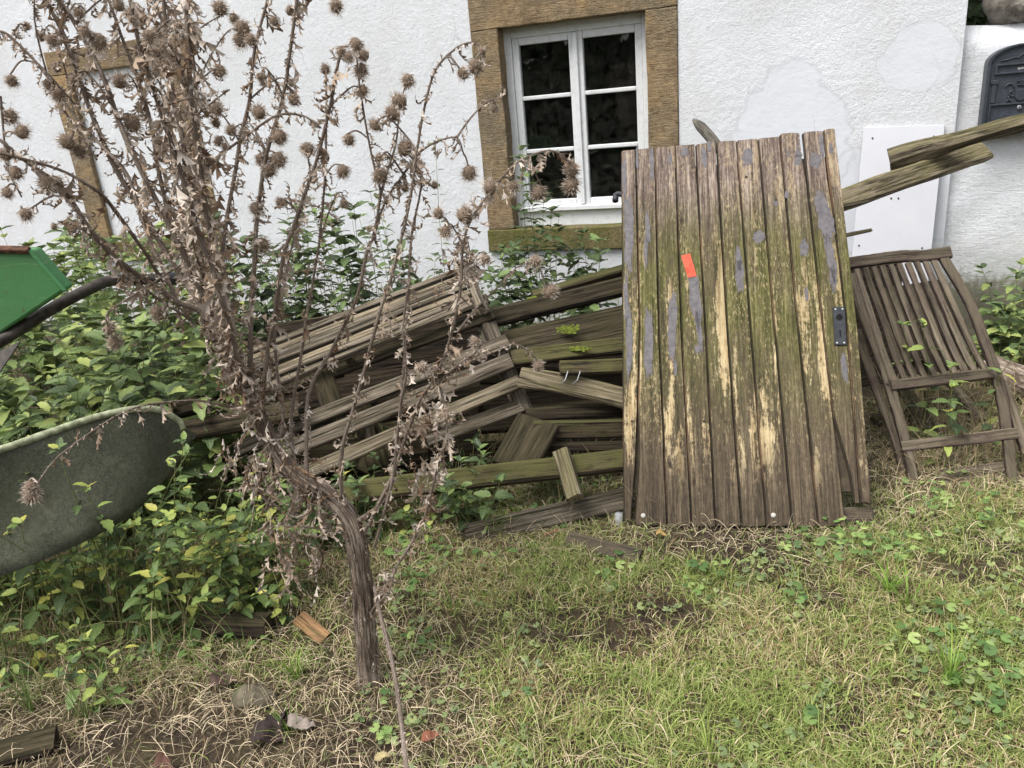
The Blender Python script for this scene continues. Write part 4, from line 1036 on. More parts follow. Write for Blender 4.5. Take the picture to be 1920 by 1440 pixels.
o = obj('bracket', mesh('bracket', [tuple(hp(-60, 690, 2.47)), tuple(hp(40, 640, 2.58)), tuple(hp(0, 700, 2.47)), tuple(hp(-60, 760, 2.4))], [(0, 1, 2, 3)]), None, M['dark_metal']); keep(o, gb)
sol = o.modifiers.new('thick', 'SOLIDIFY'); sol.thickness = .006

# ------------------------------------------------------------------ mossy grey tray lying on its side, lower left
def tray_mat():
    m, nt, bs = new_mat('mossy_tray'); co = coords(nt)
    f = nz(nt, co, 130, 6, 0.7, None, 1.2); n = nz(nt, co, 4, 5, 0.6)
    c = ramp(nt, f, [(0.38, (0.05, 0.054, 0.038)), (0.52, (0.105, 0.11, 0.078)), (0.66, (0.16, 0.165, 0.12))])
    c = mixc(nt, ramp(nt, n, [(0.4, 0.0), (0.7, 0.6)]), c, (0.1, 0.11, 0.065))
    c = mixc(nt, ramp(nt, nz(nt, co, 11, 7, 0.72), [(0.52, 0.0), (0.66, 0.7)]), c, (0.16, 0.17, 0.11))
    c = mixc(nt, ramp(nt, nz(nt, mapping(nt, co, (9, 9, 3)), 1.0, 6, 0.7), [(0.55, 0.0), (0.68, 0.6)]), c, (0.045, 0.04, 0.026))
    return fin(m, nt, bs, c, 0.8, bump(nt, f, 1.0, 0.01), 0.3)
M['tray'] = tray_mat()
M['lichen_rim'] = simple('lichen_rim', (0.16, 0.17, 0.1), (0.42, 0.45, 0.3), 45, 0.9, 0.5, 0.004)
ty = empty('tipped_tray', hp(150, 950, 2.2), 'mossy grey metal tray lying on its side with a pale lichen rim', 'tray')
ty.matrix_world = Matrix.Translation(hp(150, 950, 2.2))
rimp = catmull([hp(-160, 890, 2.02), hp(0, 843, 2.14), (hp(90, 812, 2.22)), hp(180, 782, 2.3), hp(255, 767, 2.37), hp(300, 770, 2.43), hp(335, 790, 2.47), hp(343, 806, 2.47)], 5)
lowp = catmull([hp(-160, 1120, 1.95), hp(0, 1080, 2.02), hp(80, 1050, 2.06), hp(150, 1020, 2.12), hp(215, 985, 2.2), hp(262, 950, 2.28), hp(305, 900, 2.38), hp(335, 850, 2.44)], 5)
V, F = [], []; K = 8
for i in range(len(rimp)):
    for j in range(K + 1):
        f = j / K; p = rimp[i].lerp(lowp[i], f) + Vector((.1, .3, 0)) * (math.sin(f * math.pi) * .18)
        V.append(tuple(p))
for i in range(len(rimp) - 1):
    for j in range(K): a = i * (K + 1) + j; F.append((a, a + 1, a + K + 2, a + K + 1))
o = obj('shell', mesh('shell', V, F, True), None, M['tray']); keep(o, ty)
sol = o.modifiers.new('thick', 'SOLIDIFY'); sol.thickness = .005; sol.offset = 1
o = tube_obj('rim', rimp, .0115, 'lichen_rim', None, 10, .1); keep(o, ty)

# ------------------------------------------------------------------ leaf and head shapes
def thistle_leaf(sd, lobes=6, wid=.3, curl=2.2, twist=1.5, fold=.9, wob=.25):
    """dried, curled, spiny leaf of length 1 along +X"""
    r_ = random.Random(sd); st = lobes * 2 + 1; V, T = [], []
    p = Vector((0, 0, 0)); ang = r_.uniform(-.3, .3); tw = r_.uniform(-.5, .5)
    ds = 1 / st
    for i in range(st + 1):
        s = i / st
        env = math.sin(math.pi * min(1, s * 1.05 + .12)) ** .7
        pk = (i % 2)
        hw = wid * env * ((1.0 + r_.uniform(-.3, .6)) if pk else .22)
        fwd = Vector((math.cos(ang), 0, -math.sin(ang)))
        nrm = Vector((math.sin(ang), 0, math.cos(ang)))
        sx = Vector((0, 1, 0)) * math.cos(tw) + nrm * math.sin(tw)
        nn = nrm * math.cos(tw) - Vector((0, 1, 0)) * math.sin(tw)
        fo = fold + r_.uniform(-.5, .5)
        V.append(p.copy())
        for sg in (-1, 1):
            f2 = fo * (1 + .5 * sg * r_.uniform(-.6, .6))
            V.append(p + (sx * sg * math.cos(f2) + nn * math.sin(f2)) * hw + fwd * (ds * 1.3 if pk else 0))
        p = p + fwd * ds + sx * r_.uniform(-wob, wob) * ds
        ang += curl * ds * (0.4 + 1.3 * s) + r_.uniform(-.35, .35); tw += twist * ds + r_.uniform(-.25, .25)
    for i in range(st):
        a = i * 3; b = a + 3
        T += [(a, b, b + 1), (a, b + 1, a + 1), (a, a + 2, b + 2), (a, b + 2, b)]
    return np.array([tuple(v) for v in V], np.float32), np.array(T, np.int32)
TL = [thistle_leaf(i, random.choice((4, 5, 6)), R(.11, .22), R(1.0, 6.0) * random.choice((-1, 1, 1)), R(-5, 5), R(.5, 1.5)) for i in range(24)]
TLs = [thistle_leaf(100 + i, 9, R(.05, .09), R(.2, 1.6), R(-9, 9), R(.7, 1.5), .8) for i in range(12)]    # long shrivelled strips
def to_mesh(name, tpl, mat, smooth=False):
    me = tri_mesh(name, tpl[0], tpl[1], {'luv': ('FLOAT_VECTOR', tpl[0])}, smooth); me.materials.append(M[mat]); return me
TLM = [to_mesh('dried_leaf', t, 'thistle_leaf', True) for t in TL]
TLsM = [to_mesh('dried_leaf', t, 'thistle_leaf', True) for t in TLs]
def head_tpl(sd, fluffy=0.0, n=330):
    """drooping spiny seed head, stalk at the origin, head along +X, length about 1"""
    r_ = random.Random(sd); V, T, A = [], [], []
    for j in range(7):                                     # core
        for i in range(8):
            th = math.pi * j / 6; ph = 2 * math.pi * i / 8
            V.append((.5 - .42 * math.cos(th), .33 * math.sin(th) * math.cos(ph), .33 * math.sin(th) * math.sin(ph))); A.append(.14)
    for j in range(6):
        for i in range(8): a, b = j * 8 + i, j * 8 + (i + 1) % 8; T += [(a, b, b + 8), (a, b + 8, a + 8)]
    for k in range(n):
        s = r_.uniform(-.95, .98); ph = r_.uniform(0, 6.283); q = math.sqrt(1 - s * s)
        base = Vector((.5 + .4 * s, .29 * q * math.cos(ph), .29 * q * math.sin(ph)))
        rad = Vector((0, math.cos(ph), math.sin(ph)))
        d = (rad * (q + .25) + Vector((.15 + .9 * max(s, -.2), 0, 0)) + Vector((r_.uniform(-.35, .35), r_.uniform(-.35, .35), r_.uniform(-.35, .35)))).normalized()
        L = r_.uniform(.13, .3) * (1.25 if s > .3 else 1)
        if s > .72 and fluffy: L *= 1.5
        sd_ = d.cross(Vector((r_.uniform(-1, 1), r_.uniform(-1, 1), r_.uniform(-1, 1)))).normalized() * r_.uniform(.008, .017)
        bend = rad * r_.uniform(-.05, .09)
        k0 = len(V); mid = base + d * L * .55 + bend; tip = base + d * L + bend * r_.uniform(0, 2.5)
        for v in (base - sd_, base + sd_, mid - sd_ * .7, mid + sd_ * .7, tip): V.append(tuple(v))
        c = min(1, max(0, r_.gauss(.6, .28) + (.3 * fluffy if s > .6 else 0)))
        A += [c * .6, c * .6, c, c, min(1, c + .15)]
        T += [(k0, k0 + 1, k0 + 3), (k0, k0 + 3, k0 + 2), (k0 + 2, k0 + 3, k0 + 4)]
    return np.array(V, np.float32), np.array(T, np.int32), A
HM = []
for i in range(7):
    V, T, A = head_tpl(i, 1.0 if i in (1, 4) else 0.0)
    me = tri_mesh('flower_head', V, T, {'rnd': ('FLOAT', A)}); me.materials.append(M['thistle_head']); HM.append(me)
def rnd_unit(): return Vector((random.gauss(0, 1), random.gauss(0, 1), random.gauss(0, 1))).normalized()

def join_tpl(name, items, mat, parent=None, smooth=False):
    """items: (template, 4x4 matrix, rnd) -> one mesh object"""
    Vs, Ts, As, Ls = [], [], [], []; o = 0
    for (tv, tt), mt, rv in items:
        m_ = np.array(mt, np.float32); Vs.append(tv @ m_[:3, :3].T + m_[:3, 3]); Ts.append(tt + o); o += len(tv); As.append(np.full(len(tv), rv, np.float32)); Ls.append(tv)
    if not Vs: return None
    me = tri_mesh(name, np.concatenate(Vs), np.concatenate(Ts), {'rnd': ('FLOAT', np.concatenate(As)), 'luv': ('FLOAT_VECTOR', np.concatenate(Ls))}, smooth)
    return obj(name, me, parent, M[mat])

# ------------------------------------------------------------------ the dead thistle
D0 = 1.855
th = empty('dead_thistle', gnd(692, 1285), 'tall dead thistle with spiny brown seed heads and shrivelled leaves', 'thistle')
th.matrix_world = Matrix.Translation(gnd(692, 1285))
thinv = th.matrix_world.inverted()
def put(o, parent_world_inv=thinv, parent=th):
    o.parent = parent; o.matrix_parent_inverse = parent_world_inv; return o
def spines(P_, rad, dens, ln):
    """short spiny wings along a stem"""
    V, T, UV = [], [], []
    for i in range(len(P_) - 1):
        a, b = P_[i], P_[i + 1]; L = (b - a).length; tg = (b - a).normalized()
        for _ in range(int(L * dens + random.random())):
            p = a.lerp(b, random.random()); d = rnd_unit(); d = (d - tg * d.dot(tg)).normalized()
            s = tg * R(.0015, .0035); k = len(V)
            V += [p - s + d * rad[i] * .7, p + s + d * rad[i] * .7, p + d * (rad[i] + R(.3, 1) * ln) + tg * R(-.004, .008) - Vector((0, 0, R(0, .004)))]
            UV += [(.5, R(0, 9), 0)] * 3; T.append((k, k + 1, k + 2))
    return V, T, UV
def branch(pts, r0, r1, name='branch', sides=6, ridge=.12, sub=4, spd=110, spl=.011, mat='thistle_stem', parent=th):
    """pts: (px, py, D offset)"""
    P_ = catmull([hp(x, y, D0 + d) for x, y, d in pts], sub)
    n = len(P_); rad = [(r0 + (r1 - r0) * (i / (n - 1)) ** .8) * .86 for i in range(n)]
    P_ = [p + Vector((noise.noise(p * 9), noise.noise(p * 9 + Vector((4, 0, 0))), 0)) * .004 for p in P_]
    V, T, UV = tube(P_, rad, sides, ridge, R(0, 99))
    V2, T2, UV2 = spines(P_, rad, spd, spl); k = len(V)
    me = tri_mesh(name, [tuple(v) for v in V + V2], T + [tuple(i + k for i in t) for t in T2], {'tubeuv': ('FLOAT_VECTOR', UV + UV2)}, False)
    me.polygons.foreach_set('use_smooth', [i < len(T) for i in range(len(T) + len(T2))])
    o = obj(name, me, None, M[mat]); put(o); return o, P_, rad
trunk_pts = [(694, 1300, 0), (690, 1240, 0), (684, 1160, 0), (678, 1080, .0), (668, 1010, .0), (650, 965, .01), (610, 925, .03), (560, 895, .05), (520, 850, .07), (490, 790, .08), (462, 730, .09), (436, 670, .1)]
P_ = catmull([hp(x, y, D0 + d) for x, y, d in trunk_pts], 5)
n = len(P_)
rr = [.0315 + .006 * max(0, 1 - i / 4) - .0145 * (i / (n - 1)) for i in range(n)]
V, T, UV = tube(P_, rr, 34, .3, 3)
V2, T2, UV2 = spines(P_, rr, 260, .014); k = len(V)
me = tri_mesh('trunk', [tuple(v) for v in V + V2], T + [tuple(i + k for i in t) for t in T2], {'tubeuv': ('FLOAT_VECTOR', UV + UV2)})
o = obj('trunk', me, None, M['bark_trunk']); put(o); trunk_o = o
# stems: points, radius from/to, leaf density, leaf size
ST = [
 ([(436, 670, .1), (385, 590, .1), (333, 565, .08), (300, 543, .06), (233, 497, 0), (183, 450, -.05), (150, 400, -.08), (115, 350, -.1), (60, 310, -.12), (0, 262, -.15)], .011, .004, 1.6, 1),
 ([(450, 700, .1), (400, 610, .15), (340, 520, .2), (280, 420, .22), (225, 330, .22), (187, 250, .2), (150, 150, .2), (117, 57, .2), (80, -10, .2), (60, -60, .2)], .010, .0045, 1.5, 1),
 ([(455, 710, .1), (410, 620, .05), (353, 490, .0), (300, 390, -.02), (250, 290, -.02), (217, 213, 0), (187, 130, 0), (140, 45, .02), (110, 0, .02), (85, -50, .02)], .0095, .004, 1.5, 1),
 ([(440, 680, .1), (413, 600, .12), (385, 530, .15), (366, 420, .2), (350, 320, .25), (333, 215, .28), (318, 130, .3), (310, 50, .3), (303, -40, .3)], .011, .005, 2.2, 1.1),
 ([(450, 700, .1), (425, 620, .02), (405, 520, -.02), (392, 420, -.05), (372, 300, -.06), (358, 180, -.08), (352, 80, -.08), (345, -40, -.08)], .010, .005, 2.4, 1.1),
 ([(436, 670, .1), (380, 560, .2), (330, 440, .3), (300, 330, .33), (285, 240, .35), (255, 140, .35), (225, 60, .35), (200, -10, .35)], .009, .004, 1.8, 1),
 ([(460, 730, .09), (437, 640, -.05), (410, 540, -.1), (378, 450, -.12), (340, 330, -.15), (300, 200, -.16), (265, 100, -.18), (240, -20, -.18)], .0095, .0045, 2.0, 1.1),
 ([(437, 690, .1), (425, 560, .2), (417, 467, .25), (433, 367, .28), (450, 267, .3), (467, 187, .3), (480, 83, .3), (503, -10, .3)], .0085, .004, 1.5, .9),
 ([(470, 740, .1), (470, 600, .15), (478, 480, .18), (483, 400, .2), (500, 287, .2), (530, 180, .2), (547, 67, .2), (560, -30, .2)], .0085, .004, 1.5, .9),
 ([(490, 790, .08), (497, 700, .05), (512, 600, .02), (533, 480, 0), (560, 400, 0), (593, 300, 0), (617, 200, 0), (640, 100, 0), (655, 85, 0)], .0075, .0035, 1.3, .9),
 ([(383, 520, .1), (360, 430, .0), (360, 353, -.02), (400, 300, -.05), (460, 257, -.06), (520, 217, -.08), (567, 217, -.08), (600, 240, -.08)], .005, .0025, .9, .7),
 ([(366, 470, .1), (361, 380, .12), (356, 300, .12), (362, 230, .12), (400, 190, .12), (430, 168, .12)], .004, .002, 1.0, .7),
 ([(300, 520, .1), (267, 467, .02), (213, 393, -.05), (180, 357, -.1), (123, 323, -.12), (67, 303, -.15), (0, 287, -.18), (-40, 280, -.2)], .006, .003, .9, .8),
 ([(330, 560, .1), (277, 440, .14), (240, 333, .16), (187, 270, .18), (140, 217, .2), (67, 117, .2), (20, 70, .2), (-20, 50, .2)], .006, .003, 1.0, .8),
 ([(400, 640, .1), (355, 470, .3), (325, 300, .4), (320, 190, .42), (310, 60, .42), (282, -20, .42)], .007, .004, 1.4, 1),
 ([(430, 650, .1), (390, 420, .35), (375, 300, .4), (367, 160, .42), (357, 70, .42), (354, -30, .42)], .007, .004, 1.7, 1),
 # middle stems
 ([(640, 955, 0), (643, 837, -.02), (677, 720, -.04), (707, 603, -.05), (730, 527, -.05), (750, 460, -.05), (773, 350, -.05), (783, 283, -.05), (797, 200, -.05), (817, 133, -.05), (853, 92, -.05), (887, 80, -.06), (905, 100, -.06)], .0065, .0022, 1.0, .8),
 ([(577, 905, .04), (577, 743, .08), (627, 647, .1), (667, 560, .1), (693, 460, .1), (700, 450, .1), (720, 383, .1), (757, 327, .08), (783, 290, .06), (817, 267, .05), (857, 258, .05), (870, 290, .05)], .0065, .002, 1.1, .8),
 ([(655, 985, 0), (720, 940, -.02), (740, 877, -.02), (750, 777, -.03), (760, 647, -.03), (770, 480, -.03), (775, 420, -.03), (790, 330, -.03), (760, 280, -.03)], .006, .0025, .8, .8),
 ([(560, 895, .05), (545, 800, .15), (560, 693, .2), (580, 570, .22), (597, 460, .22), (610, 330, .22), (613, 220, .22), (612, 130, .22)], .006, .0025, 1.1, .8),
 ([(683, 1000, 0), (713, 940, -.02), (733, 897, -.03), (760, 820, -.05), (787, 753, -.05), (813, 713, -.06), (833, 667, -.06), (850, 610, -.08), (863, 537, -.08), (870, 460, -.08), (885, 410, -.08), (917, 363, -.08), (963, 310, -.08), (1007, 287, -.08), (1040, 284, -.08), (1068, 305, -.08)], .007, .0022, 1.5, .8),
 ([(700, 450, .1), (713, 367, .1), (707, 333, .1), (690, 260, .1), (675, 167, .1), (670, 110, .1)], .0045, .0022, .7, .7),
 ([(713, 367, .1), (730, 310, .12), (743, 265, .12), (750, 200, .12), (760, 160, .12)], .004, .002, .9, .6),
 ([(857, 623, -.08), (890, 582, -.06), (920, 550, -.05), (973, 500, -.05), (1005, 492, -.05)], .003, .002, .6, .6),
 ([(840, 690, -.06), (893, 667, -.06), (937, 650, -.06), (973, 647, -.06), (1005, 672, -.06)], .003, .002, .8, .6),
 ([(800, 740, -.05), (850, 690, -.1), (893, 660, -.12), (905, 640, -.12)], .003, .002, 2.0, .7),
 ([(700, 1027, 0), (733, 913, -.05), (750, 767, -.08), (760, 700, -.1), (757, 600, -.1), (770, 520, -.1)], .005, .003, .5, .7),
 ([(702, 1140, 0), (727, 1095, -.03), (753, 1047, -.05), (790, 983, -.08), (810, 920, -.1), (830, 840, -.1), (837, 780, -.1), (815, 700, -.1), (795, 680, -.1)], .0055, .003, 2.6, .8),
 ([(685, 1180, .01), (700, 1140, -.03), (730, 1110, -.06), (742, 1070, -.06)], .004, .002, 1.6, .5),
 ([(653, 1003, 0), (587, 990, -.05), (523, 985, -.08)], .0035, .002, .2, .5),
 ([(436, 765, .07), (380, 752, .02), (340, 752, -.02), (270, 760, -.06), (210, 785, -.1), (130, 840, -.14), (95, 870, -.15), (70, 905, -.16)], .0042, .002, .55, .8),
 ([(520, 840, .08), (530, 780, .2), (515, 640, .3), (530, 540, .32), (555, 430, .32), (580, 340, .32), (575, 290, .32)], .0055, .0025, 1.2, .8),
 ([(360, 600, .1), (270, 540, .0), (200, 470, -.1), (120, 370, -.14), (60, 390, -.14), (40, 400, -.14)], .0045, .002, 1.3, .8),
 ([(183, 300, .2), (100, 170, .22), (70, 60, .22), (64, -20, .22)], .003, .002, .4, .6),
 ([(350, 490, .02), (240, 560, -.1), (200, 590, -.12), (205, 625, -.12)], .003, .002, .7, .7),
 ([(0, 180, -.1), (8, 250, -.1), (15, 320, -.1), (40, 370, -.1)], .003, .0018, .8, .6),
 ([(-30, 60, -.1), (5, 60, -.1), (30, 80, -.1), (60, 110, -.1), (100, 150, -.1), (140, 195, -.05)], .003, .002, .5, .6),
]
leafobjs, leafjoin, joins = 0, [], []
stem_pts = []
HEADS2 = []
for k in range(46):                                    # finer side branches ending in small heads
    pts, r0, r1, ld, ls = ST[random.choice((0, 1, 2, 3, 4, 5, 6, 7, 8, 9, 13, 14, 15, 16, 17, 19, 20))]
    i = random.randrange(len(pts) // 2, len(pts) - 1); x, y, d = pts[i]
    if y < -5: continue
    sx = random.choice((-1, 1)); w_ = R(25, 80); h_ = R(10, 110)
    ST.append(([(x, y, d), (x + sx * w_ * .35, y - h_ * .55, d + R(-.04, .04)), (x + sx * w_ * .75, y - h_, d + R(-.08, .08)), (x + sx * w_, y - h_ * R(.75, 1.1), d + R(-.1, .1))], .0032, .0016, R(.5, 1.3), .65))
    HEADS2.append((x + sx * w_ + sx * R(0, 5), y - h_ * .9 + R(0, 12), R(24, 40)))
for pts, r0, r1, ld, ls in ST:
    bo, BP, rad = branch(pts, r0, r1)
    stem_pts.append((BP, bo))
    tot = sum((BP[i + 1] - BP[i]).length for i in range(len(BP) - 1))
    for i in range(len(BP) - 1):
        a, b = BP[i], BP[i + 1]; L = (b - a).length; tg = (b - a).normalized()
        for _ in range(int(L * 52 * min(ld, 1.8) + random.random())):
            p = a.lerp(b, random.random()); d = rnd_unit(); d = (d - tg * d.dot(tg) + Vector((0, 0, -.2))).normalized()
            x = (d * R(.3, .9) + Vector((0, 0, -1)) * R(.25, 1.3) + tg * R(-.3, .3)).normalized()
            sc = ls * R(.035, .09) * (1.15 if random.random() < .2 else 1)
            joins.append((sc, bo, mat4(p + d * rad[i] * .5, basis(x, rnd_unit()), sc), random.randrange(len(TL)), False))
# long shrivelled leaves hanging from the trunk and the lower stems
for (x0, y0, n_, d_) in ((520, 860, 10, .03), (545, 880, 10, .04), (500, 810, 9, .05), (590, 920, 8, .02), (470, 760, 8, .05), (610, 930, 5, .0), (560, 905, 7, .02), (450, 720, 8, .06), (430, 690, 9, .05), (650, 1000, 2, 0), (485, 880, 6, .0), (505, 960, 10, -.01), (545, 980, 12, -.02), (590, 960, 8, -.02), (520, 1040, 9, -.02), (600, 1030, 6, -.02), (430, 840, 7, 0), (470, 870, 6, 0)):
    for _ in range(n_):
        p = hp(x0 + R(-16, 16), y0 + R(-25, 25), D0 + d_ + R(-.05, .04))
        x = (Vector((R(-.35, .35), R(-.35, .35), -1))).normalized(); sc = R(.08, .19)
        joins.append((sc, None, mat4(p, basis(x, rnd_unit()), sc), random.randrange(len(TLs)), True))
# dense withered clumps along the main bundle
for _ in range(60):
    t = random.random() ** .8
    i = min(len(P_) - 1, int(len(P_) * (.45 + .55 * t)))
    p = P_[i] + Vector((R(-.05, .05), R(-.05, .05), R(-.03, .05)))
    joins.append((0, None, mat4(p, basis((Vector((0, 0, -1)) + rnd_unit() * .7), rnd_unit()), R(.045, .09)), random.randrange(len(TL)), False))
for (x0, y0, x1, y1, n_) in ((420, 650, 330, 280, 45), (400, 560, 250, 300, 30), (440, 690, 380, 250, 40), (810, 730, 790, 940, 60), (850, 560, 880, 420, 30), (340, 250, 300, 20, 24), (360, 200, 330, 0, 20)):
    for _ in range(n_):
        f = random.random(); p = hp(x0 + (x1 - x0) * f + R(-22, 22), y0 + (y1 - y0) * f + R(-22, 22), D0 + R(-.05, .3))
        joins.append((0, None, mat4(p, basis((Vector((0, 0, -1)) + rnd_unit() * .8), rnd_unit()), R(.045, .1)), random.randrange(len(TL)), False))
for _ in range(120):                                   # shaggy remains clinging to the trunk
    i = random.randrange(2, int(len(P_) * .7)); d = rnd_unit(); d.z *= .2; d.normalize()
    p = P_[i] + d * rr[i] * .95
    joins.append((0, None, mat4(p, basis(Vector((0, 0, -1)) + d * R(.05, .5) + rnd_unit() * .2, d), R(.03, .085)), random.randrange(len(TLs)), True))
joins.sort(key=lambda q: -q[0])
items = []
for k, (sc, bo, mt, vi, strip) in enumerate(joins):
    if k < 300:
        o = obj('dried_leaf', (TLsM if strip else TLM)[vi], None)
        put(o, thinv, bo if bo is not None else trunk_o)
        if (bo or trunk_o) is not th: o.matrix_parent_inverse = Matrix.Identity(4)
        o.matrix_basis = mt
    else: items.append(((TLs if strip else TL)[vi], mt, random.random()))
o = join_tpl('withered_foliage', items, 'thistle_leaf_j', None, True); put(o); o['kind'] = 'stuff'
# seed heads
HEADS = [(255, 30, 62), (248, 232, 60), (412, 15, 50), (455, 55, 46), (470, 75, 36), (514, 40, 30), (630, 12, 38), (22, 152, 38), (20, 220, 40), (42, 247, 38), (10, 290, 42), (30, 325, 46), (14, 362, 36), (48, 402, 44), (125, 265, 50), (105, 345, 56), (88, 345, 44), (92, 160, 34), (110, 178, 44), (486, 210, 42), (551, 188, 32), (524, 258, 40), (523, 300, 44), (577, 280, 46), (643, 322, 44), (607, 287, 26), (668, 85, 44), (680, 103, 36), (654, 108, 38), (676, 132, 44), (735, 212, 52), (748, 190, 44), (765, 152, 36), (868, 138, 34), (890, 125, 40), (905, 97, 24), (714, 330, 42), (654, 262, 42), (760, 278, 52), (880, 325, 44), (1072, 318, 44), (1072, 348, 44), (1010, 362, 46), (963, 350, 34), (918, 352, 44), (815, 347, 26), (822, 400, 40), (872, 402, 52), (610, 130, 34), (640, 97, 28), (215, 642, 42), (205, 618, 38), (60, 928, 46), (58, 912, 34), (792, 690, 34), (890, 642, 30), (1032, 546, 40), (1009, 686, 34), (1005, 490, 34), (835, 780, 52), (480, 392, 44), (492, 460, 48), (296, 588, 44), (410, 265, 30), (423, 275, 26), (150, 285, 40), (95, 345, 40), (185, 80, 46), (160, 60, 40), (330, 110, 34), (280, 70, 44), (300, 130, 40), (505, 320, 38), (490, 300, 36), (545, 20, 26)]
for (x, y, s) in HEADS + HEADS2:
    c = hp(x, y, D0)
    best, bo, bp = 1e9, None, None
    for BP, b_ in stem_pts:
        for p in BP[len(BP) // 4:]:
            dq = p - CAM; zf = dq.dot(_f); qx, qy = 960 + FPX * dq.dot(_r) / zf, 720 - FPX * dq.dot(_u) / zf
            e = math.hypot(qx - x, qy - y)
            if e < best: best, bo, bp = e, b_, p
    D = bp.dot(FH) + R(-.03, .03); c = hp(x, y, D)
    size = s * R(.58, .8) * (c - CAM).dot(_f) / FPX
    ax = (Vector((R(-.5, .5), R(-.5, .5), -1 if random.random() < .68 else R(.2, 1)))).normalized()
    hd = obj('flower_head', random.choice(HM), None); hd.parent = bo; hd.matrix_parent_inverse = Matrix.Identity(4)
    hd.matrix_basis = mat4(c - ax * size * .55, basis(ax, rnd_unit()), (size * 1.05, size * 1.12, size * 1.12))
    s0 = c - ax * size * .45
    if 6 < best < 140:
        mid = (bp + s0) / 2 + Vector((0, 0, .25 * (bp - s0).length))
        st_ = tube_obj('flower_stalk', catmull([bp, mid, s0], 4), .0022, 'thistle_stem', None, 5); st_.parent = bo; st_.matrix_parent_inverse = Matrix.Identity(4)
# broken stem fallen towards the viewer
fs = tube_obj('broken_stem', catmull([gnd(701, 1290, .13), gnd(716, 1300, .1), gnd(735, 1330, .07), gnd(752, 1380, .05), gnd(760, 1440, .04), gnd(768, 1520, .02)], 5), [.0055] * 26, 'thistle_stem', None, 7, .15)
fsp = catmull([hp(702, 1100, 1.84), hp(716, 1165, 1.78), hp(735, 1240, 1.7), hp(750, 1335, 1.58), hp(762, 1440, 1.46), hp(770, 1520, 1.38)], 5)
bpy.data.objects.remove(fs)
V, T, UV = tube(fsp, [.0062] * len(fsp), 7, .15); V2, T2, UV2 = spines(fsp, [.006] * len(fsp), 130, .012); k = len(V)
fs = obj('broken_stem', tri_mesh('broken_stem', [tuple(v) for v in V + V2], T + [tuple(i + k for i in t) for t in T2], {'tubeuv': ('FLOAT_VECTOR', UV + UV2)}), None, M['thistle_stem'])
put(fs); fs['label'] = 'bare pale broken stem leaning down to the bottom edge'

# ------------------------------------------------------------------ green weeds
def weed_leaf(sd, wid=.27, teeth=True, droop=.5, n=8):
    r_ = random.Random(sd); V, T = [(0, 0, 0)], []
    for i in range(1, n + 1):
        s = i / n
        env = (math.sin(math.pi * s ** .75)) ** .85 if s < 1 else 0
        hw = wid * env; fw = .03 if teeth else 0
        z = -droop * s * s * .5 + .12 * s
        V.append((s, 0, z))
        for sg in (-1, 1): V.append((s + (fw if i % 2 else -fw * .4) - .04 * (1 - s), sg * hw * (1.1 if (i % 2 and teeth) else .93), z + hw * .3 + r_.uniform(-.02, .02)))
    for i in range(n):
        a = 1 + (i - 1) * 3; b = 1 + i * 3
        if i == 0: T += [(0, 1, 2), (0, 3, 1)]
        else: T += [(a, b, b + 1), (a, b + 1, a + 1), (a, a + 2, b + 2), (a, b + 2, b)]
    return np.array(V, np.float32), np.array([t[::-1] for t in T], np.int32)
WL = [weed_leaf(i, R(.22, .31), True, R(.1, 1.0)) for i in range(8)]
WLM = [to_mesh('leaf', t, 'leaf_obj', False) for t in WL]
def plant_layout(base, h, lean, nodes, lsize, top=True, s0=.12):
    """stem points and leaf placements for a nettle-like weed with opposite pairs of leaves"""
    P_ = [Vector(base) + Vector((lean[0] * s * s + .015 * math.sin(s * 5 + base[0] * 9), lean[1] * s * s, h * s * (1 - .12 * s * (abs(lean[0]) + abs(lean[1])) / max(h, .1)))) for s in [i / 7 for i in range(8)]]
    out = []; a0 = R(0, 6)
    for k in range(nodes):
        s = s0 + (1 - s0) * (k + R(-.2, .2)) / max(1, nodes - 1); s = min(max(s, 0.05), 1)
        f = s * 7; i = min(6, int(f)); p = P_[i].lerp(P_[i + 1], f - i); an = a0 + k * 1.57 + R(-.3, .3)
        sz = lsize * (1.05 - .38 * s) * R(.75, 1.2)
        for q in (0, math.pi):
            if random.random() < .1: continue
            d = Vector((math.cos(an + q), math.sin(an + q), R(-.25, .35) + .5 * (s > .9)))
            out.append((p + d.normalized() * .006, d, sz))
    if top:
        for q in range(3):
            an = R(0, 6.28); out.append((P_[-1], Vector((math.cos(an), math.sin(an), .6)), lsize * .55))
    return P_, out
def leafy_plant(name, base, h, lean, nodes, lsize, label, cat, group, single=False, rlo=0.0, rhi=1.0, stemr=.0022, stem='stem_green'):
    P_, L = plant_layout(base, h, lean, nodes, lsize, True, .12 if h < .7 else .38)
    e = empty(name, base, label, cat, group)
    Pl = [p - Vector(base) for p in P_]
    tube_obj('stem', Pl, [stemr * (1.15 - .6 * i / 7) for i in range(8)], stem, e, 5)
    its = []
    for (p, d, sz) in L:
        up = Vector((0, 0, 1)) + rnd_unit() * .35
        mt = mat4(p - Vector(base), basis(d, up), sz)
        if single: lf = obj('leaf', random.choice(WLM), e); lf.matrix_basis = mt
        else: its.append((random.choice(WL), mt, R(rlo, rhi)))
    if its: o = join_tpl('foliage', its, 'leaf_join', e); o['kind'] = 'stuff'
    return e
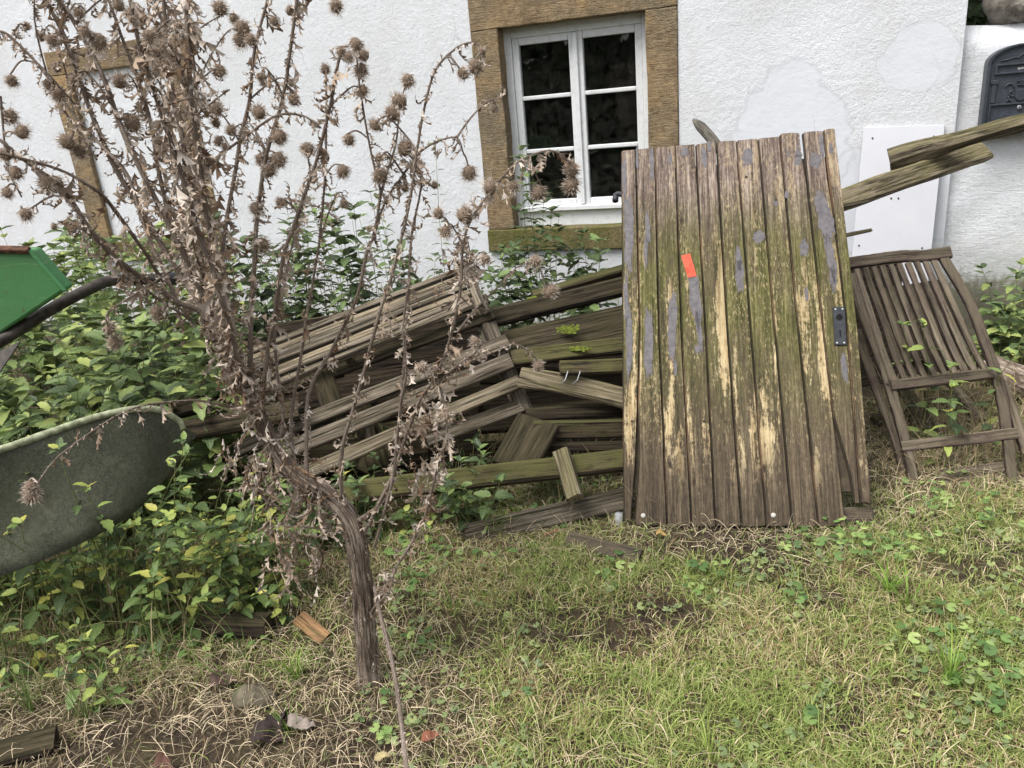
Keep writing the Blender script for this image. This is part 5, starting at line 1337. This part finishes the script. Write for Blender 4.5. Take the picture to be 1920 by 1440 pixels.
# foreground weeds in front of the grey tray
for k in range(92):
    px, py = R(-60, 560), 0
    py = R(1090, 1225) - max(0, px - 300) * .22
    b = gnd(px, py); h = R(.34, .78) * (1.0 if px < 400 else .65)
    leafy_plant('hemp_nettle', (b.x, b.y, -.01), h, (R(-.2, .24), R(-.24, .1)), random.choice((5, 6, 7)), R(.052, .08), 'leafy yellow-green weed growing in front of the mossy grey tray', 'weed', 'weeds before the grey tray', True)
for (px, py, h, lx, ly) in ((120, 1180, .55, -.05, -.1), (30, 1260, .42, .1, -.1), (250, 1150, .5, .12, -.05), (330, 1130, .5, -.1, 0), (430, 1120, .42, .05, .05), (210, 1210, .4, -.2, -.1), (60, 1170, .5, -.1, 0), (300, 1190, .35, .15, -.1), (380, 1160, .38, .1, 0), (160, 1150, .55, .06, 0)):
    b = gnd(px, py)
    leafy_plant('hemp_nettle', (b.x, b.y, -.01), h, (lx, ly), 6, .08, 'leafy yellow-green weed growing in front of the mossy grey tray', 'weed', 'weeds before the grey tray', True)
for k in range(30):
    b = gnd(R(-60, 300), R(1075, 1150)); leafy_plant('hemp_nettle', (b.x, b.y, -.01), R(.26, .52), (R(-.2, .2), R(-.25, .0)), random.choice((5, 6)), R(.05, .08), 'leafy yellow-green weed growing in front of the mossy grey tray', 'weed', 'weeds before the grey tray', True)
for k in range(14):
    b = gnd(R(-110, 90), R(1090, 1190)); leafy_plant('hemp_nettle', (b.x, b.y, -.01), R(.42, .66), (R(-.15, .2), R(-.2, .0)), random.choice((6, 7)), R(.055, .085), 'tall leafy weed at the left edge before the mossy grey tray', 'weed', 'tall weeds at the left edge', True)
for k in range(12):
    b = gnd(R(-20, 230), R(1240, 1330)); leafy_plant('hemp_nettle', (b.x, b.y, -.01), R(.1, .24), (R(-.12, .15), R(-.1, .05)), random.choice((3, 4)), R(.045, .07), 'small yellowish weed in the grass at the lower left corner', 'weed', 'weeds in the lower left corner', True)
# nettle bank between the tray, the green barrow and the house
def bank(n, x0, x1, D0_, D1_, h0, h1, ls, label, group, rlo=.15, rhi=1.0, nodes=(10, 14), name='nettle'):
    for k in range(n):
        px = R(x0, x1); D = R(D0_, D1_); g_ = hp(px, 720, D); b = (g_.x, min(g_.y, YW - .06), 0)
        leafy_plant(name, b, R(h0, h1), (R(-.1, .1), R(-.15, .05)), random.randint(*nodes), ls * R(.65, 1.4), label, 'nettle', group, False, rlo, rhi)
bank(80, -60, 430, 2.75, 3.8, .45, .85, .12, 'leafy green nettle in the thick bank under the green barrow', 'nettles under the barrow', .3, 1.0)
bank(90, -80, 480, 3.7, 5.4, .8, 1.15, .125, 'leafy green nettle in the bank along the house wall at left', 'nettles along the house wall', .35, 1.0)
bank(50, 470, 780, 4.0, 4.9, .8, 1.2, .115, 'dark green nettle behind the slatted panel against the house wall', 'nettles behind the slatted panel', 0, .75)
bank(42, 780, 1170, 4.15, 4.9, .5, .85, .105, 'dark green nettle growing under the window behind the wood pile', 'nettles under the window', 0, .7)
for (px, D, h) in ((1015, 4.6, 1.2), (1035, 4.55, 1.1), (995, 4.6, 1.0), (1055, 4.55, .95), (980, 4.5, .8), (1085, 4.55, .85), (1025, 4.65, 1.35), (1005, 4.6, 1.3), (1045, 4.6, 1.0), (965, 4.5, .8)):
    g_ = hp(px, 720, D); leafy_plant('nettle', (g_.x, g_.y, 0), h, (R(-.06, .06), R(-.06, .06)), 13, .11, 'tall bushy nettle climbing in front of the window sill', 'nettle', 'nettles in front of the sill', False, 0, .7)
g_ = hp(860, 720, 4.6); leafy_plant('nettle', (g_.x, g_.y, 0), 1.42, (.02, 0), 13, .07, 'single tall thin nettle standing against the white wall left of the window', 'nettle', None, False, .1, .7)
bank(22, 1840, 1990, 3.6, 4.4, .3, .6, .095, 'light green nettle at the right edge behind the chair', 'nettles at the right edge', .3, .95)
for (px, py, h) in ((1690, 830, .6), (1760, 880, .42), (1775, 850, .45), (1725, 840, .62), (1845, 850, .5)):
    b = gnd(px, py); leafy_plant('nettle', (b.x, b.y, 0), h, (R(-.05, .05), -.12), 6, .075, 'young nettle growing up through the slats of the chair', 'nettle', 'nettles in the chair', True)
bank(40, 420, 900, 2.62, 3.0, .15, .32, .07, 'low dark weed growing under the tilted pallet', 'weeds under the pallet', 0, .8, (4, 6), 'low_weed')
for k in range(30):
    b = gnd(R(520, 900), R(900, 1030)); leafy_plant('low_weed', (b.x, b.y, -.01), R(.08, .2), (R(-.05, .05), R(-.08, .02)), 4, .05, 'low leafy weed between the thistle trunk and the pile', 'weed', 'weeds behind the trunk', k < 14, 0, .8)

# ------------------------------------------------------------------ ground ivy: round scalloped leaves
def ivy_leaf(sd):
    r_ = random.Random(sd); n = 14; V = [(0, 0, .08)]
    for i in range(n):
        a = math.radians(25) + (2 * math.pi - math.radians(50)) * i / (n - 1) + math.pi
        k = .5 * (1.0 + (.08 if i % 2 else -.04) + r_.uniform(-.04, .04)); V.append((k * math.cos(a) * -1 + .12, k * math.sin(a), .0 + r_.uniform(-.03, .05)))
    T = [(0, i, i + 1) for i in range(1, n)]
    return np.array(V, np.float32), np.array(T, np.int32)
IVM = [to_mesh('leaf', ivy_leaf(i), 'ivy') for i in range(5)]
def ivy_patch(px, py, n_, rad, label, group, s0=.018, s1=.036):
    c = gnd(px, py); e = empty('ground_ivy', (c.x, c.y, 0), label, 'ground ivy', group)
    for k in range(n_):
        a = R(0, 6.28); r_ = rad * math.sqrt(random.random()); z = R(.012, .05)
        l = obj('leaf', random.choice(IVM), e); nrm = Vector((0, -.25, 1)) + rnd_unit() * .35
        l.matrix_basis = mat4(Vector((r_ * math.cos(a), r_ * math.sin(a), z + gz(c.x, c.y))), basis(Vector((math.cos(a * 3), math.sin(a * 3), 0)), nrm), R(s0, s1))
lb = 'round-leaved ground ivy spreading at the right foot of the door'
for (x, y, n_, r_) in ((1560, 1010, 14, .1), (1620, 1000, 14, .1), (1590, 1040, 14, .1), (1650, 1050, 10, .1), (1500, 1030, 8, .07), (1690, 1020, 8, .1), (1740, 1040, 8, .1)): ivy_patch(x, y, n_, r_, lb, 'ivy at the door foot')
for (x, y, n_, r_) in ((1720, 930, 8, .1), (1800, 920, 10, .12), (1760, 980, 8, .1), (1850, 960, 8, .1), (1870, 1010, 8, .12)): ivy_patch(x, y, n_, r_, 'round-leaved ground ivy in the grass below the chair', 'ivy below the chair')
for (x, y, n_, r_) in ((320, 1200, 12, .09), (420, 1190, 10, .07), (270, 1235, 9, .06), (200, 1320, 6, .05), (370, 1225, 8, .06), (470, 1215, 6, .05)): ivy_patch(x, y, n_, r_, 'round-leaved ground ivy beside the dark timber offcut at lower left', 'ivy at the lower left')
for (x, y, n_, r_) in ((800, 1060, 14, .1), (760, 1040, 10, .1), (770, 1110, 10, .08), (840, 1050, 8, .1), (790, 1200, 6, .05), (930, 1060, 7, .08)): ivy_patch(x, y, n_, r_, 'round-leaved ground ivy right of the thistle trunk', 'ivy by the trunk')
for (x, y, n_, r_) in ((1330, 1080, 7, .07), (1300, 1120, 6, .06), (1490, 1130, 6, .05), (1130, 1090, 6, .07), (1180, 1060, 6, .07)): ivy_patch(x, y, n_, r_, 'round-leaved ground ivy in the lawn before the door', 'ivy before the door')
for (x, y, n_, r_) in ((1790, 1180, 9, .07), (1720, 1210, 8, .06), (1840, 1260, 9, .08), (1850, 1340, 7, .05), (1760, 1280, 6, .06), (1900, 1200, 6, .07), (1890, 1300, 6, .07)): ivy_patch(x, y, n_, r_, 'round-leaved ground ivy in the lawn at the lower right', 'ivy in the right lawn')
for (x, y, n_, r_) in ((960, 1390, 0, 0), (720, 1390, 6, .03), (1000, 1310, 3, .03), (730, 1315, 2, .02), (1520, 1360, 4, .03)):
    if n_: ivy_patch(x, y, n_, r_, 'small clump of round ground ivy leaves near the bottom edge', 'ivy near the bottom edge')
for (x, y, n_, r_) in ((1080, 980, 6, .1), (1000, 950, 7, .12), (950, 900, 8, .15), (1060, 900, 5, .1), (1110, 910, 8, .1)): ivy_patch(x, y, n_, r_, 'round-leaved ground ivy at the foot of the wood pile', 'ivy at the pile')

# ------------------------------------------------------------------ grass and straw
def ribbons(name, Pts, Wd, Side, Colr, mat):
    """Pts (n,s,3), Wd (n,s), Side (n,3), Colr (n,s,3): flat tapering strips in one mesh"""
    n_, s_, _ = Pts.shape
    A = Pts - Side[:, None, :] * Wd[..., None]; B = Pts + Side[:, None, :] * Wd[..., None]
    V = np.stack([A, B], 2).reshape(-1, 3)
    i = np.arange(s_ - 1); q = np.stack([i * 2, i * 2 + 1, i * 2 + 3, i * 2 + 2], 1)
    t = np.concatenate([q[:, [0, 1, 2]], q[:, [0, 2, 3]]], 0)
    T = (t[None] + (np.arange(n_) * s_ * 2)[:, None, None]).reshape(-1, 3)
    C = np.repeat(Colr[:, :, None, :], 2, 2).reshape(-1, 3); C = np.concatenate([C, np.ones((len(C), 1))], 1)
    return obj(name, tri_mesh(name, V, T, {'col': ('FLOAT_COLOR', C)}), None, M[mat])
def vnoise(x, y, sc, seed):
    r_ = np.random.default_rng(seed); G = r_.random((64, 64)); x = x * sc; y = y * sc
    xi, yi = np.floor(x).astype(int), np.floor(y).astype(int); fx, fy = x - xi, y - yi; fx = fx * fx * (3 - 2 * fx); fy = fy * fy * (3 - 2 * fy)
    g_ = lambda a, b: G[a % 64, b % 64]
    return (g_(xi, yi) * (1 - fx) + g_(xi + 1, yi) * fx) * (1 - fy) + (g_(xi, yi + 1) * (1 - fx) + g_(xi + 1, yi + 1) * fx) * fy
gzv = np.vectorize(gz)
def field(n_, xlo=-2.6, xhi=3.0, ylo=.75, yhi=4.0):
    x, y = rng.uniform(xlo, xhi, n_), rng.uniform(ylo, yhi, n_)
    px, py = proj_np(np.stack([x, y, np.zeros(n_)], 1))
    ok = (px > -120) & (px < 2450) & (py < 1560)
    return x[ok], y[ok], px[ok], py[ok]
def smooth(a, lo, hi): t = np.clip((a - lo) / (hi - lo), 0, 1); return t * t * (3 - 2 * t)
def ell(px, py, cx, cy, rx, ry): return np.clip(1.3 - np.hypot((px - cx) / rx, (py - cy) / ry), 0, 1)
def grassiness(x, y, px, py):
    g_ = .3 + .7 * smooth(px, 650, 1050) * smooth(py, 960, 1080)
    g_ = np.maximum(g_, smooth(px, 1640, 1800) * smooth(py, 880, 960) * .75)
    g_ = g_ * (1 - .93 * smooth(py, 1230, 1350) * (1 - smooth(px, 560, 900)))
    g_ = g_ * (1 - .9 * ell(px, py, 1350, 1015, 240, 50)) * (1 - .8 * ell(px, py, 1440, 1060, 110, 50)) * (1 - .65 * ell(px, py, 1130, 1165, 170, 50)) * (1 - .6 * ell(px, py, 1650, 1085, 110, 50))
    g_ = g_ * (1 - .7 * ell(px, py, 830, 1350, 220, 120)) * (1 - .6 * smooth(950 - py, 0, 60))
    g_ = g_ * (.45 + .9 * vnoise(x, y, 3.1, 1)) * (.5 + vnoise(x, y, 9, 2)) * (.25 + .75 * smooth(vnoise(x, y, 5.3, 41) + .35 * vnoise(x, y, 17, 42), .3, .5))
    return g_
x, y, px, py = field(560000)
g_ = grassiness(x, y, px, py)
k = rng.random(len(x)) < np.clip(g_, 0, 1); x, y, px, py, g_ = x[k], y[k], px[k], py[k], g_[k]
n_ = len(x); S = 4
L = rng.gamma(5, .005, n_) * (.6 + .8 * vnoise(x, y, 7, 5)) + .01
az = rng.uniform(0, 6.283, n_); lean = rng.uniform(.3, 1.9, n_); s = np.linspace(0, 1, S)[None]
dirx, diry = np.cos(az)[:, None], np.sin(az)[:, None]
hor = L[:, None] * s ** 1.7 * lean[:, None] * .8; ver = L[:, None] * s * (1 - .4 * lean[:, None] * s)
z0 = gzv(x, y)
Pt = np.stack([x[:, None] + dirx * hor, y[:, None] + diry * hor, z0[:, None] + np.maximum(ver, .001)], 2)
Wd = ((.0005 + rng.gamma(2, .00036, n_))[:, None] * (1 - s ** 2 * .92))
sa = az + 1.57 + rng.normal(0, .5, n_); Sd = np.stack([np.cos(sa), np.sin(sa), np.zeros(n_)], 1)
dry = (rng.random(n_) < np.clip(.84 - .62 * vnoise(x, y, 3, 7) - .3 * vnoise(x, y, 11, 8) - .1 * g_, .1, .9))
v1, v2 = rng.random(n_)[:, None], rng.random(n_)[:, None]
green = np.array([[.16, .24, .05]]) * (1 - v1) + np.array([[.46, .52, .17]]) * v1
straw_c = np.array([[.48, .38, .2]]) * (1 - v2) + np.array([[.78, .67, .42]]) * v2
straw_c = np.where(rng.random(n_)[:, None] < .3, straw_c * np.array([[.5, .4, .33]]), straw_c)
col = np.where(dry[:, None], straw_c, green)
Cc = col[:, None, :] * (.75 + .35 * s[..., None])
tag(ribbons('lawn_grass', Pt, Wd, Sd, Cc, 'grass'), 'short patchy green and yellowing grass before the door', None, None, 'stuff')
# straw and dead stalks lying about
x, y, px, py = field(108000)
d_ = .5 + .5 * smooth(py, 1180, 1300) * (1 - smooth(px, 800, 1300)) + .5 * smooth(px, 1640, 1700) * smooth(950 - py, 0, 50)
d_ = np.where(py < 900, d_ * np.where((px > 1620), 1, .35), d_) * (.35 + 1.0 * vnoise(x, y, 4.2, 21))
d_ *= 1 - .85 * ell(px, py, 330, 1410, 230, 60)
d_ *= 1 - .78 * smooth(px, 760, 1000) * smooth(py, 1020, 1080)
k = rng.random(len(x)) < d_; x, y, px, py = x[k], y[k], px[k], py[k]; n_ = len(x); S = 6
L = rng.gamma(4, .013, n_) + .015; az = rng.uniform(0, 6.283, n_); cv_ = rng.normal(0, .38, n_)
s = np.linspace(0, 1, S)[None]; an = az[:, None] + cv_[:, None] * s
stp = L[:, None] / (S - 1); X = x[:, None] + np.cumsum(np.cos(an) * stp, 1); Y = y[:, None] + np.cumsum(np.sin(an) * stp, 1)
lift = rng.gamma(1.6, .008, n_)[:, None]; Z = gzv(x, y)[:, None] + .003 + lift * (.4 + np.sin(np.pi * s * rng.uniform(.5, 1.2, n_)[:, None]))
v1 = rng.random(n_)[:, None]
col = np.array([[.3, .22, .13]]) * (1 - v1) + np.array([[.74, .63, .43]]) * v1
col = np.where(rng.random(n_)[:, None] < .25, col * .45, col)
sa = az + 1.57; Sd = np.stack([np.cos(sa) * .7, np.sin(sa) * .7, rng.uniform(-.7, .7, n_)], 1)
tag(ribbons('dry_straw', np.stack([X, Y, np.maximum(Z, .002)], 2), np.repeat(rng.uniform(.0006, .0015, n_)[:, None], S, 1) * (1 - .5 * s), Sd, np.repeat(col[:, None, :], S, 1), 'straw'), 'loose dry straw lying over the soil', None, None, 'stuff')
# long grass under the weeds and the chair
x, y, px, py = field(34000, -2.6, 2.8, 1.0, 4.6)
d_ = smooth(1330 - py + .0 * px, 0, 60) * (1 - smooth(px, 300, 560)) * .75 + smooth(1230 - py, 0, 60) * (1 - smooth(px, 520, 620)) * .3 + smooth(px, 1630, 1680) * smooth(920 - py, 0, 40) * .8 + ell(px, py, 950, 900, 250, 100) * .5
k = rng.random(len(x)) < d_; x, y, px = x[k], y[k], px[k]; n_ = len(x); S = 6
L = rng.gamma(6, .028, n_) + .03; az = rng.uniform(0, 6.283, n_); lean = rng.uniform(.3, 1.6, n_); s = np.linspace(0, 1, S)[None]
hor = L[:, None] * s ** 1.6 * lean[:, None] * .75; ver = L[:, None] * (s - .55 * lean[:, None] * s ** 2.4)
Pt = np.stack([x[:, None] + np.cos(az)[:, None] * hor, y[:, None] + np.sin(az)[:, None] * hor, np.maximum(ver, .003)], 2)
v1 = rng.random(n_)[:, None]; pale = (rng.random(n_) < np.where(px > 1600, .85, .45))[:, None]
col = np.where(pale, np.array([[.22, .17, .09]]) * (1 - v1) + np.array([[.45, .37, .22]]) * v1, np.array([[.05, .1, .025]]) * (1 - v1) + np.array([[.17, .25, .06]]) * v1)
sa = az + 1.57; Sd = np.stack([np.cos(sa), np.sin(sa), np.zeros(n_)], 1)
tag(ribbons('long_grass', Pt, rng.uniform(.0008, .0022, n_)[:, None] * (1 - s ** 2 * .9), Sd, np.repeat(col[:, None, :], S, 1), 'grass'), 'long tangled grass among the weeds and under the chair', None, None, 'stuff')
# small broad leaves all through the turf
IVT = [ivy_leaf(50 + i) for i in range(5)]
its = []
x, y, px, py = field(10500)
d_ = smooth(py, 1000, 1060) * smooth(px, 620, 760) * .95 * (vnoise(x, y, 2.7, 33) > .45) * (vnoise(x, y, 6, 34) ** 1.5) + .6 * smooth(px, 1640, 1720) * smooth(py, 890, 960) * vnoise(x, y, 4, 35)
k = rng.random(len(x)) < d_
for xx, yy in zip(x[k], y[k]):
    z = gz(xx, yy) + R(.012, .035)
    for q in range(random.choice((1, 1, 2, 3))):
        sz = R(.008, .02)
        its.append((random.choice(IVT) if random.random() < .75 else random.choice(WL), mat4(Vector((xx + R(-.015, .015), yy + R(-.015, .015), z)), basis(Vector((R(-1, 1), R(-1, 1), .1)), Vector((0, -.2, 1)) + rnd_unit() * .4), sz * 1.3), R(.45, 1)))
o = join_tpl('lawn_weeds', its, 'leaf_join'); tag(o, 'small broad-leaved weeds scattered through the lawn', None, None, 'stuff')
# single tufts
def tuft(px, py, n_, Lm, label, wid=.0032, col0=(.1, .2, .03), col1=(.28, .42, .08)):
    c = gnd(px, py); S = 7
    az = rng.uniform(0, 6.283, n_); L = Lm * rng.uniform(.45, 1.1, n_); lean = rng.uniform(.15, 1.2, n_); s = np.linspace(0, 1, S)[None]
    hor = L[:, None] * s ** 1.8 * lean[:, None] * .8; ver = L[:, None] * (s - .4 * lean[:, None] * s ** 2.4)
    r0 = rng.uniform(0, .025, n_)
    Pt = np.stack([(c.x + np.cos(az) * r0)[:, None] + np.cos(az)[:, None] * hor, (c.y + np.sin(az) * r0)[:, None] + np.sin(az)[:, None] * hor, gz(c.x, c.y) + np.maximum(ver, .001)], 2)
    v1 = rng.random(n_)[:, None, None]; col = np.array(col0) * (1 - v1) + np.array(col1) * v1
    sa = az + 1.57; Sd = np.stack([np.cos(sa), np.sin(sa), np.zeros(n_)], 1)
    o = ribbons('grass_tuft', Pt, wid * rng.uniform(.5, 1, n_)[:, None] * (1 - s ** 2.5 * .95), Sd, np.repeat(col, S, 1), 'grass')
    tag(o, label, 'grass tuft')
tuft(1665, 1120, 26, .15, 'bright green broad-bladed grass tuft right of the door')
tuft(1700, 1140, 12, .16, 'low spreading grass tuft beside the bright broad-bladed one', .003)
tuft(555, 1270, 60, .13, 'green grass tuft left of the trunk foot', .0016)
tuft(545, 1380, 14, .12, 'thin bright grass tuft in the straw at lower left', .002)
tuft(918, 1010, 34, .13, 'green grass tuft in front of the grey plank', .0018)
tuft(1000, 1040, 30, .09, 'small grass tuft before the grey plank end', .0016)
tuft(1780, 1290, 40, .2, 'long-bladed grass tuft in the lawn at lower right', .002)
tuft(1330, 1420, 20, .12, 'yellow-green tuft at the bottom edge in the middle', .002, (.2, .28, .05), (.4, .48, .14))
tuft(850, 1150, 20, .14, 'thin green tuft right of the trunk', .0016)
tuft(1230, 1020, 14, .07, 'little green tuft under the lower edge of the door', .0015)
tuft(60, 1330, 50, .2, 'long grass tuft in the lower left weeds', .0016, (.08, .14, .03), (.22, .28, .1))
tuft(160, 1345, 50, .18, 'long grass tuft near the split timber at lower left', .0016, (.08, .14, .03), (.25, .28, .12))
# fallen leaves
def fallen(px, py, size, c1, c2, label, curl=.6, rot=0):
    m_ = simple('fallen_leaf', c1, c2, 60, .8, .5, .003); V, T = weed_leaf(px, .3, True, curl, 12)
    V = V.copy(); V[:, 2] += np.sin(V[:, 0] * 9 + px) * .07 + np.abs(V[:, 1]) * .7 + rng.normal(0, .035, len(V)); V[:, 1] += rng.normal(0, .025, len(V)) + .1 * np.sin(V[:, 0] * 4 + py)
    me = tri_mesh('fallen_leaf', V, T); me.materials.append(m_); o = obj('fallen_leaf', me)
    c = gnd(px, py); o.matrix_world = mat4(Vector((c.x, c.y, gz(c.x, c.y) + .022)), basis((math.cos(rot), math.sin(rot), .1), (R(-.2, .2), -.35, 1)), size)
    tag(o, label, 'leaf')
fallen(395, 1300, .085, (.05, .03, .025), (.14, .09, .07), 'curled dark brown dead leaf above the flat stone', .8, .6)
fallen(470, 1400, .1, (.02, .014, .014), (.055, .035, .03), 'crumpled blackish dead leaf at lower left', 1.2, .3)
fallen(520, 1385, .09, (.025, .018, .018), (.06, .04, .04), 'dark rotten leaf touching the pale grey leaf', 1.0, 2.0)
fallen(540, 1378, .075, (.2, .16, .13), (.36, .31, .27), 'pale grey-brown curled dead leaf at lower left', .9, .5)
fallen(790, 1392, .05, (.2, .075, .045), (.32, .13, .08), 'small rust-red fallen leaf right of the pale stem', .4, .3)
fallen(705, 1430, .04, (.34, .28, .14), (.44, .37, .2), 'small pale yellow leaf at the bottom edge', .3, .2)
fallen(425, 1195, .055, (.25, .15, .08), (.38, .25, .15), 'light orange-brown leaf beside the dark timber offcut', .6, .3)
fallen(60, 1262, .08, (.3, .28, .05), (.42, .38, .09), 'yellow leaf among the weeds at lower left', .4, 1.2)
fallen(290, 1440, .07, (.07, .035, .025), (.14, .07, .05), 'reddish brown leaf scrap on bare soil at the bottom', .5, .1)
fallen(1230, 1012, .04, (.35, .22, .08), (.45, .32, .13), 'small orange leaf under the lower edge of the door', .5, .1)

# ------------------------------------------------------------------ bush behind the garden wall
def bush(c, r, n_, ls, label, seed=1, name='bush'):
    e = empty(name, (c[0], c[1], 0), label, 'bush'); its = []
    for _ in range(n_):
        d = rnd_unit(); p = Vector((d.x * r[0], d.y * r[1], d.z * r[2])) * R(.55, 1.05) * (1 + .3 * noise.noise(d * 2))
        its.append((random.choice(WL), mat4(p + Vector((0, 0, c[2])), basis(rnd_unit() + Vector((0, -.4, -.3)), rnd_unit() + Vector((0, 0, .6))), ls * R(.7, 1.3)), R(0, .5)))
    o = join_tpl('crown', its, 'leaf_join', e)
    tube_obj('trunk', [Vector((0, 0, 0)), Vector((.02, 0, c[2] * .5)), Vector((0, .03, c[2]))], [.05, .04, .02], 'stem_dark', e, 8)
bush((XC + 1.6, YG + 2.6, 2.2), (1.9, .7, 1.5), 4200, .17, 'broad dark bush farther back beyond the garden wall')
bush((XC + .45, YG + 1.2, 2.0), (.9, .5, 1.0), 3000, .12, 'dark leafy bush behind the garden wall')
bush((-4.6, -7.5, 2.2), (5.0, 1.3, 2.9), 7000, .42, 'tall dark hedge mirrored in the window panes', name='hedge')
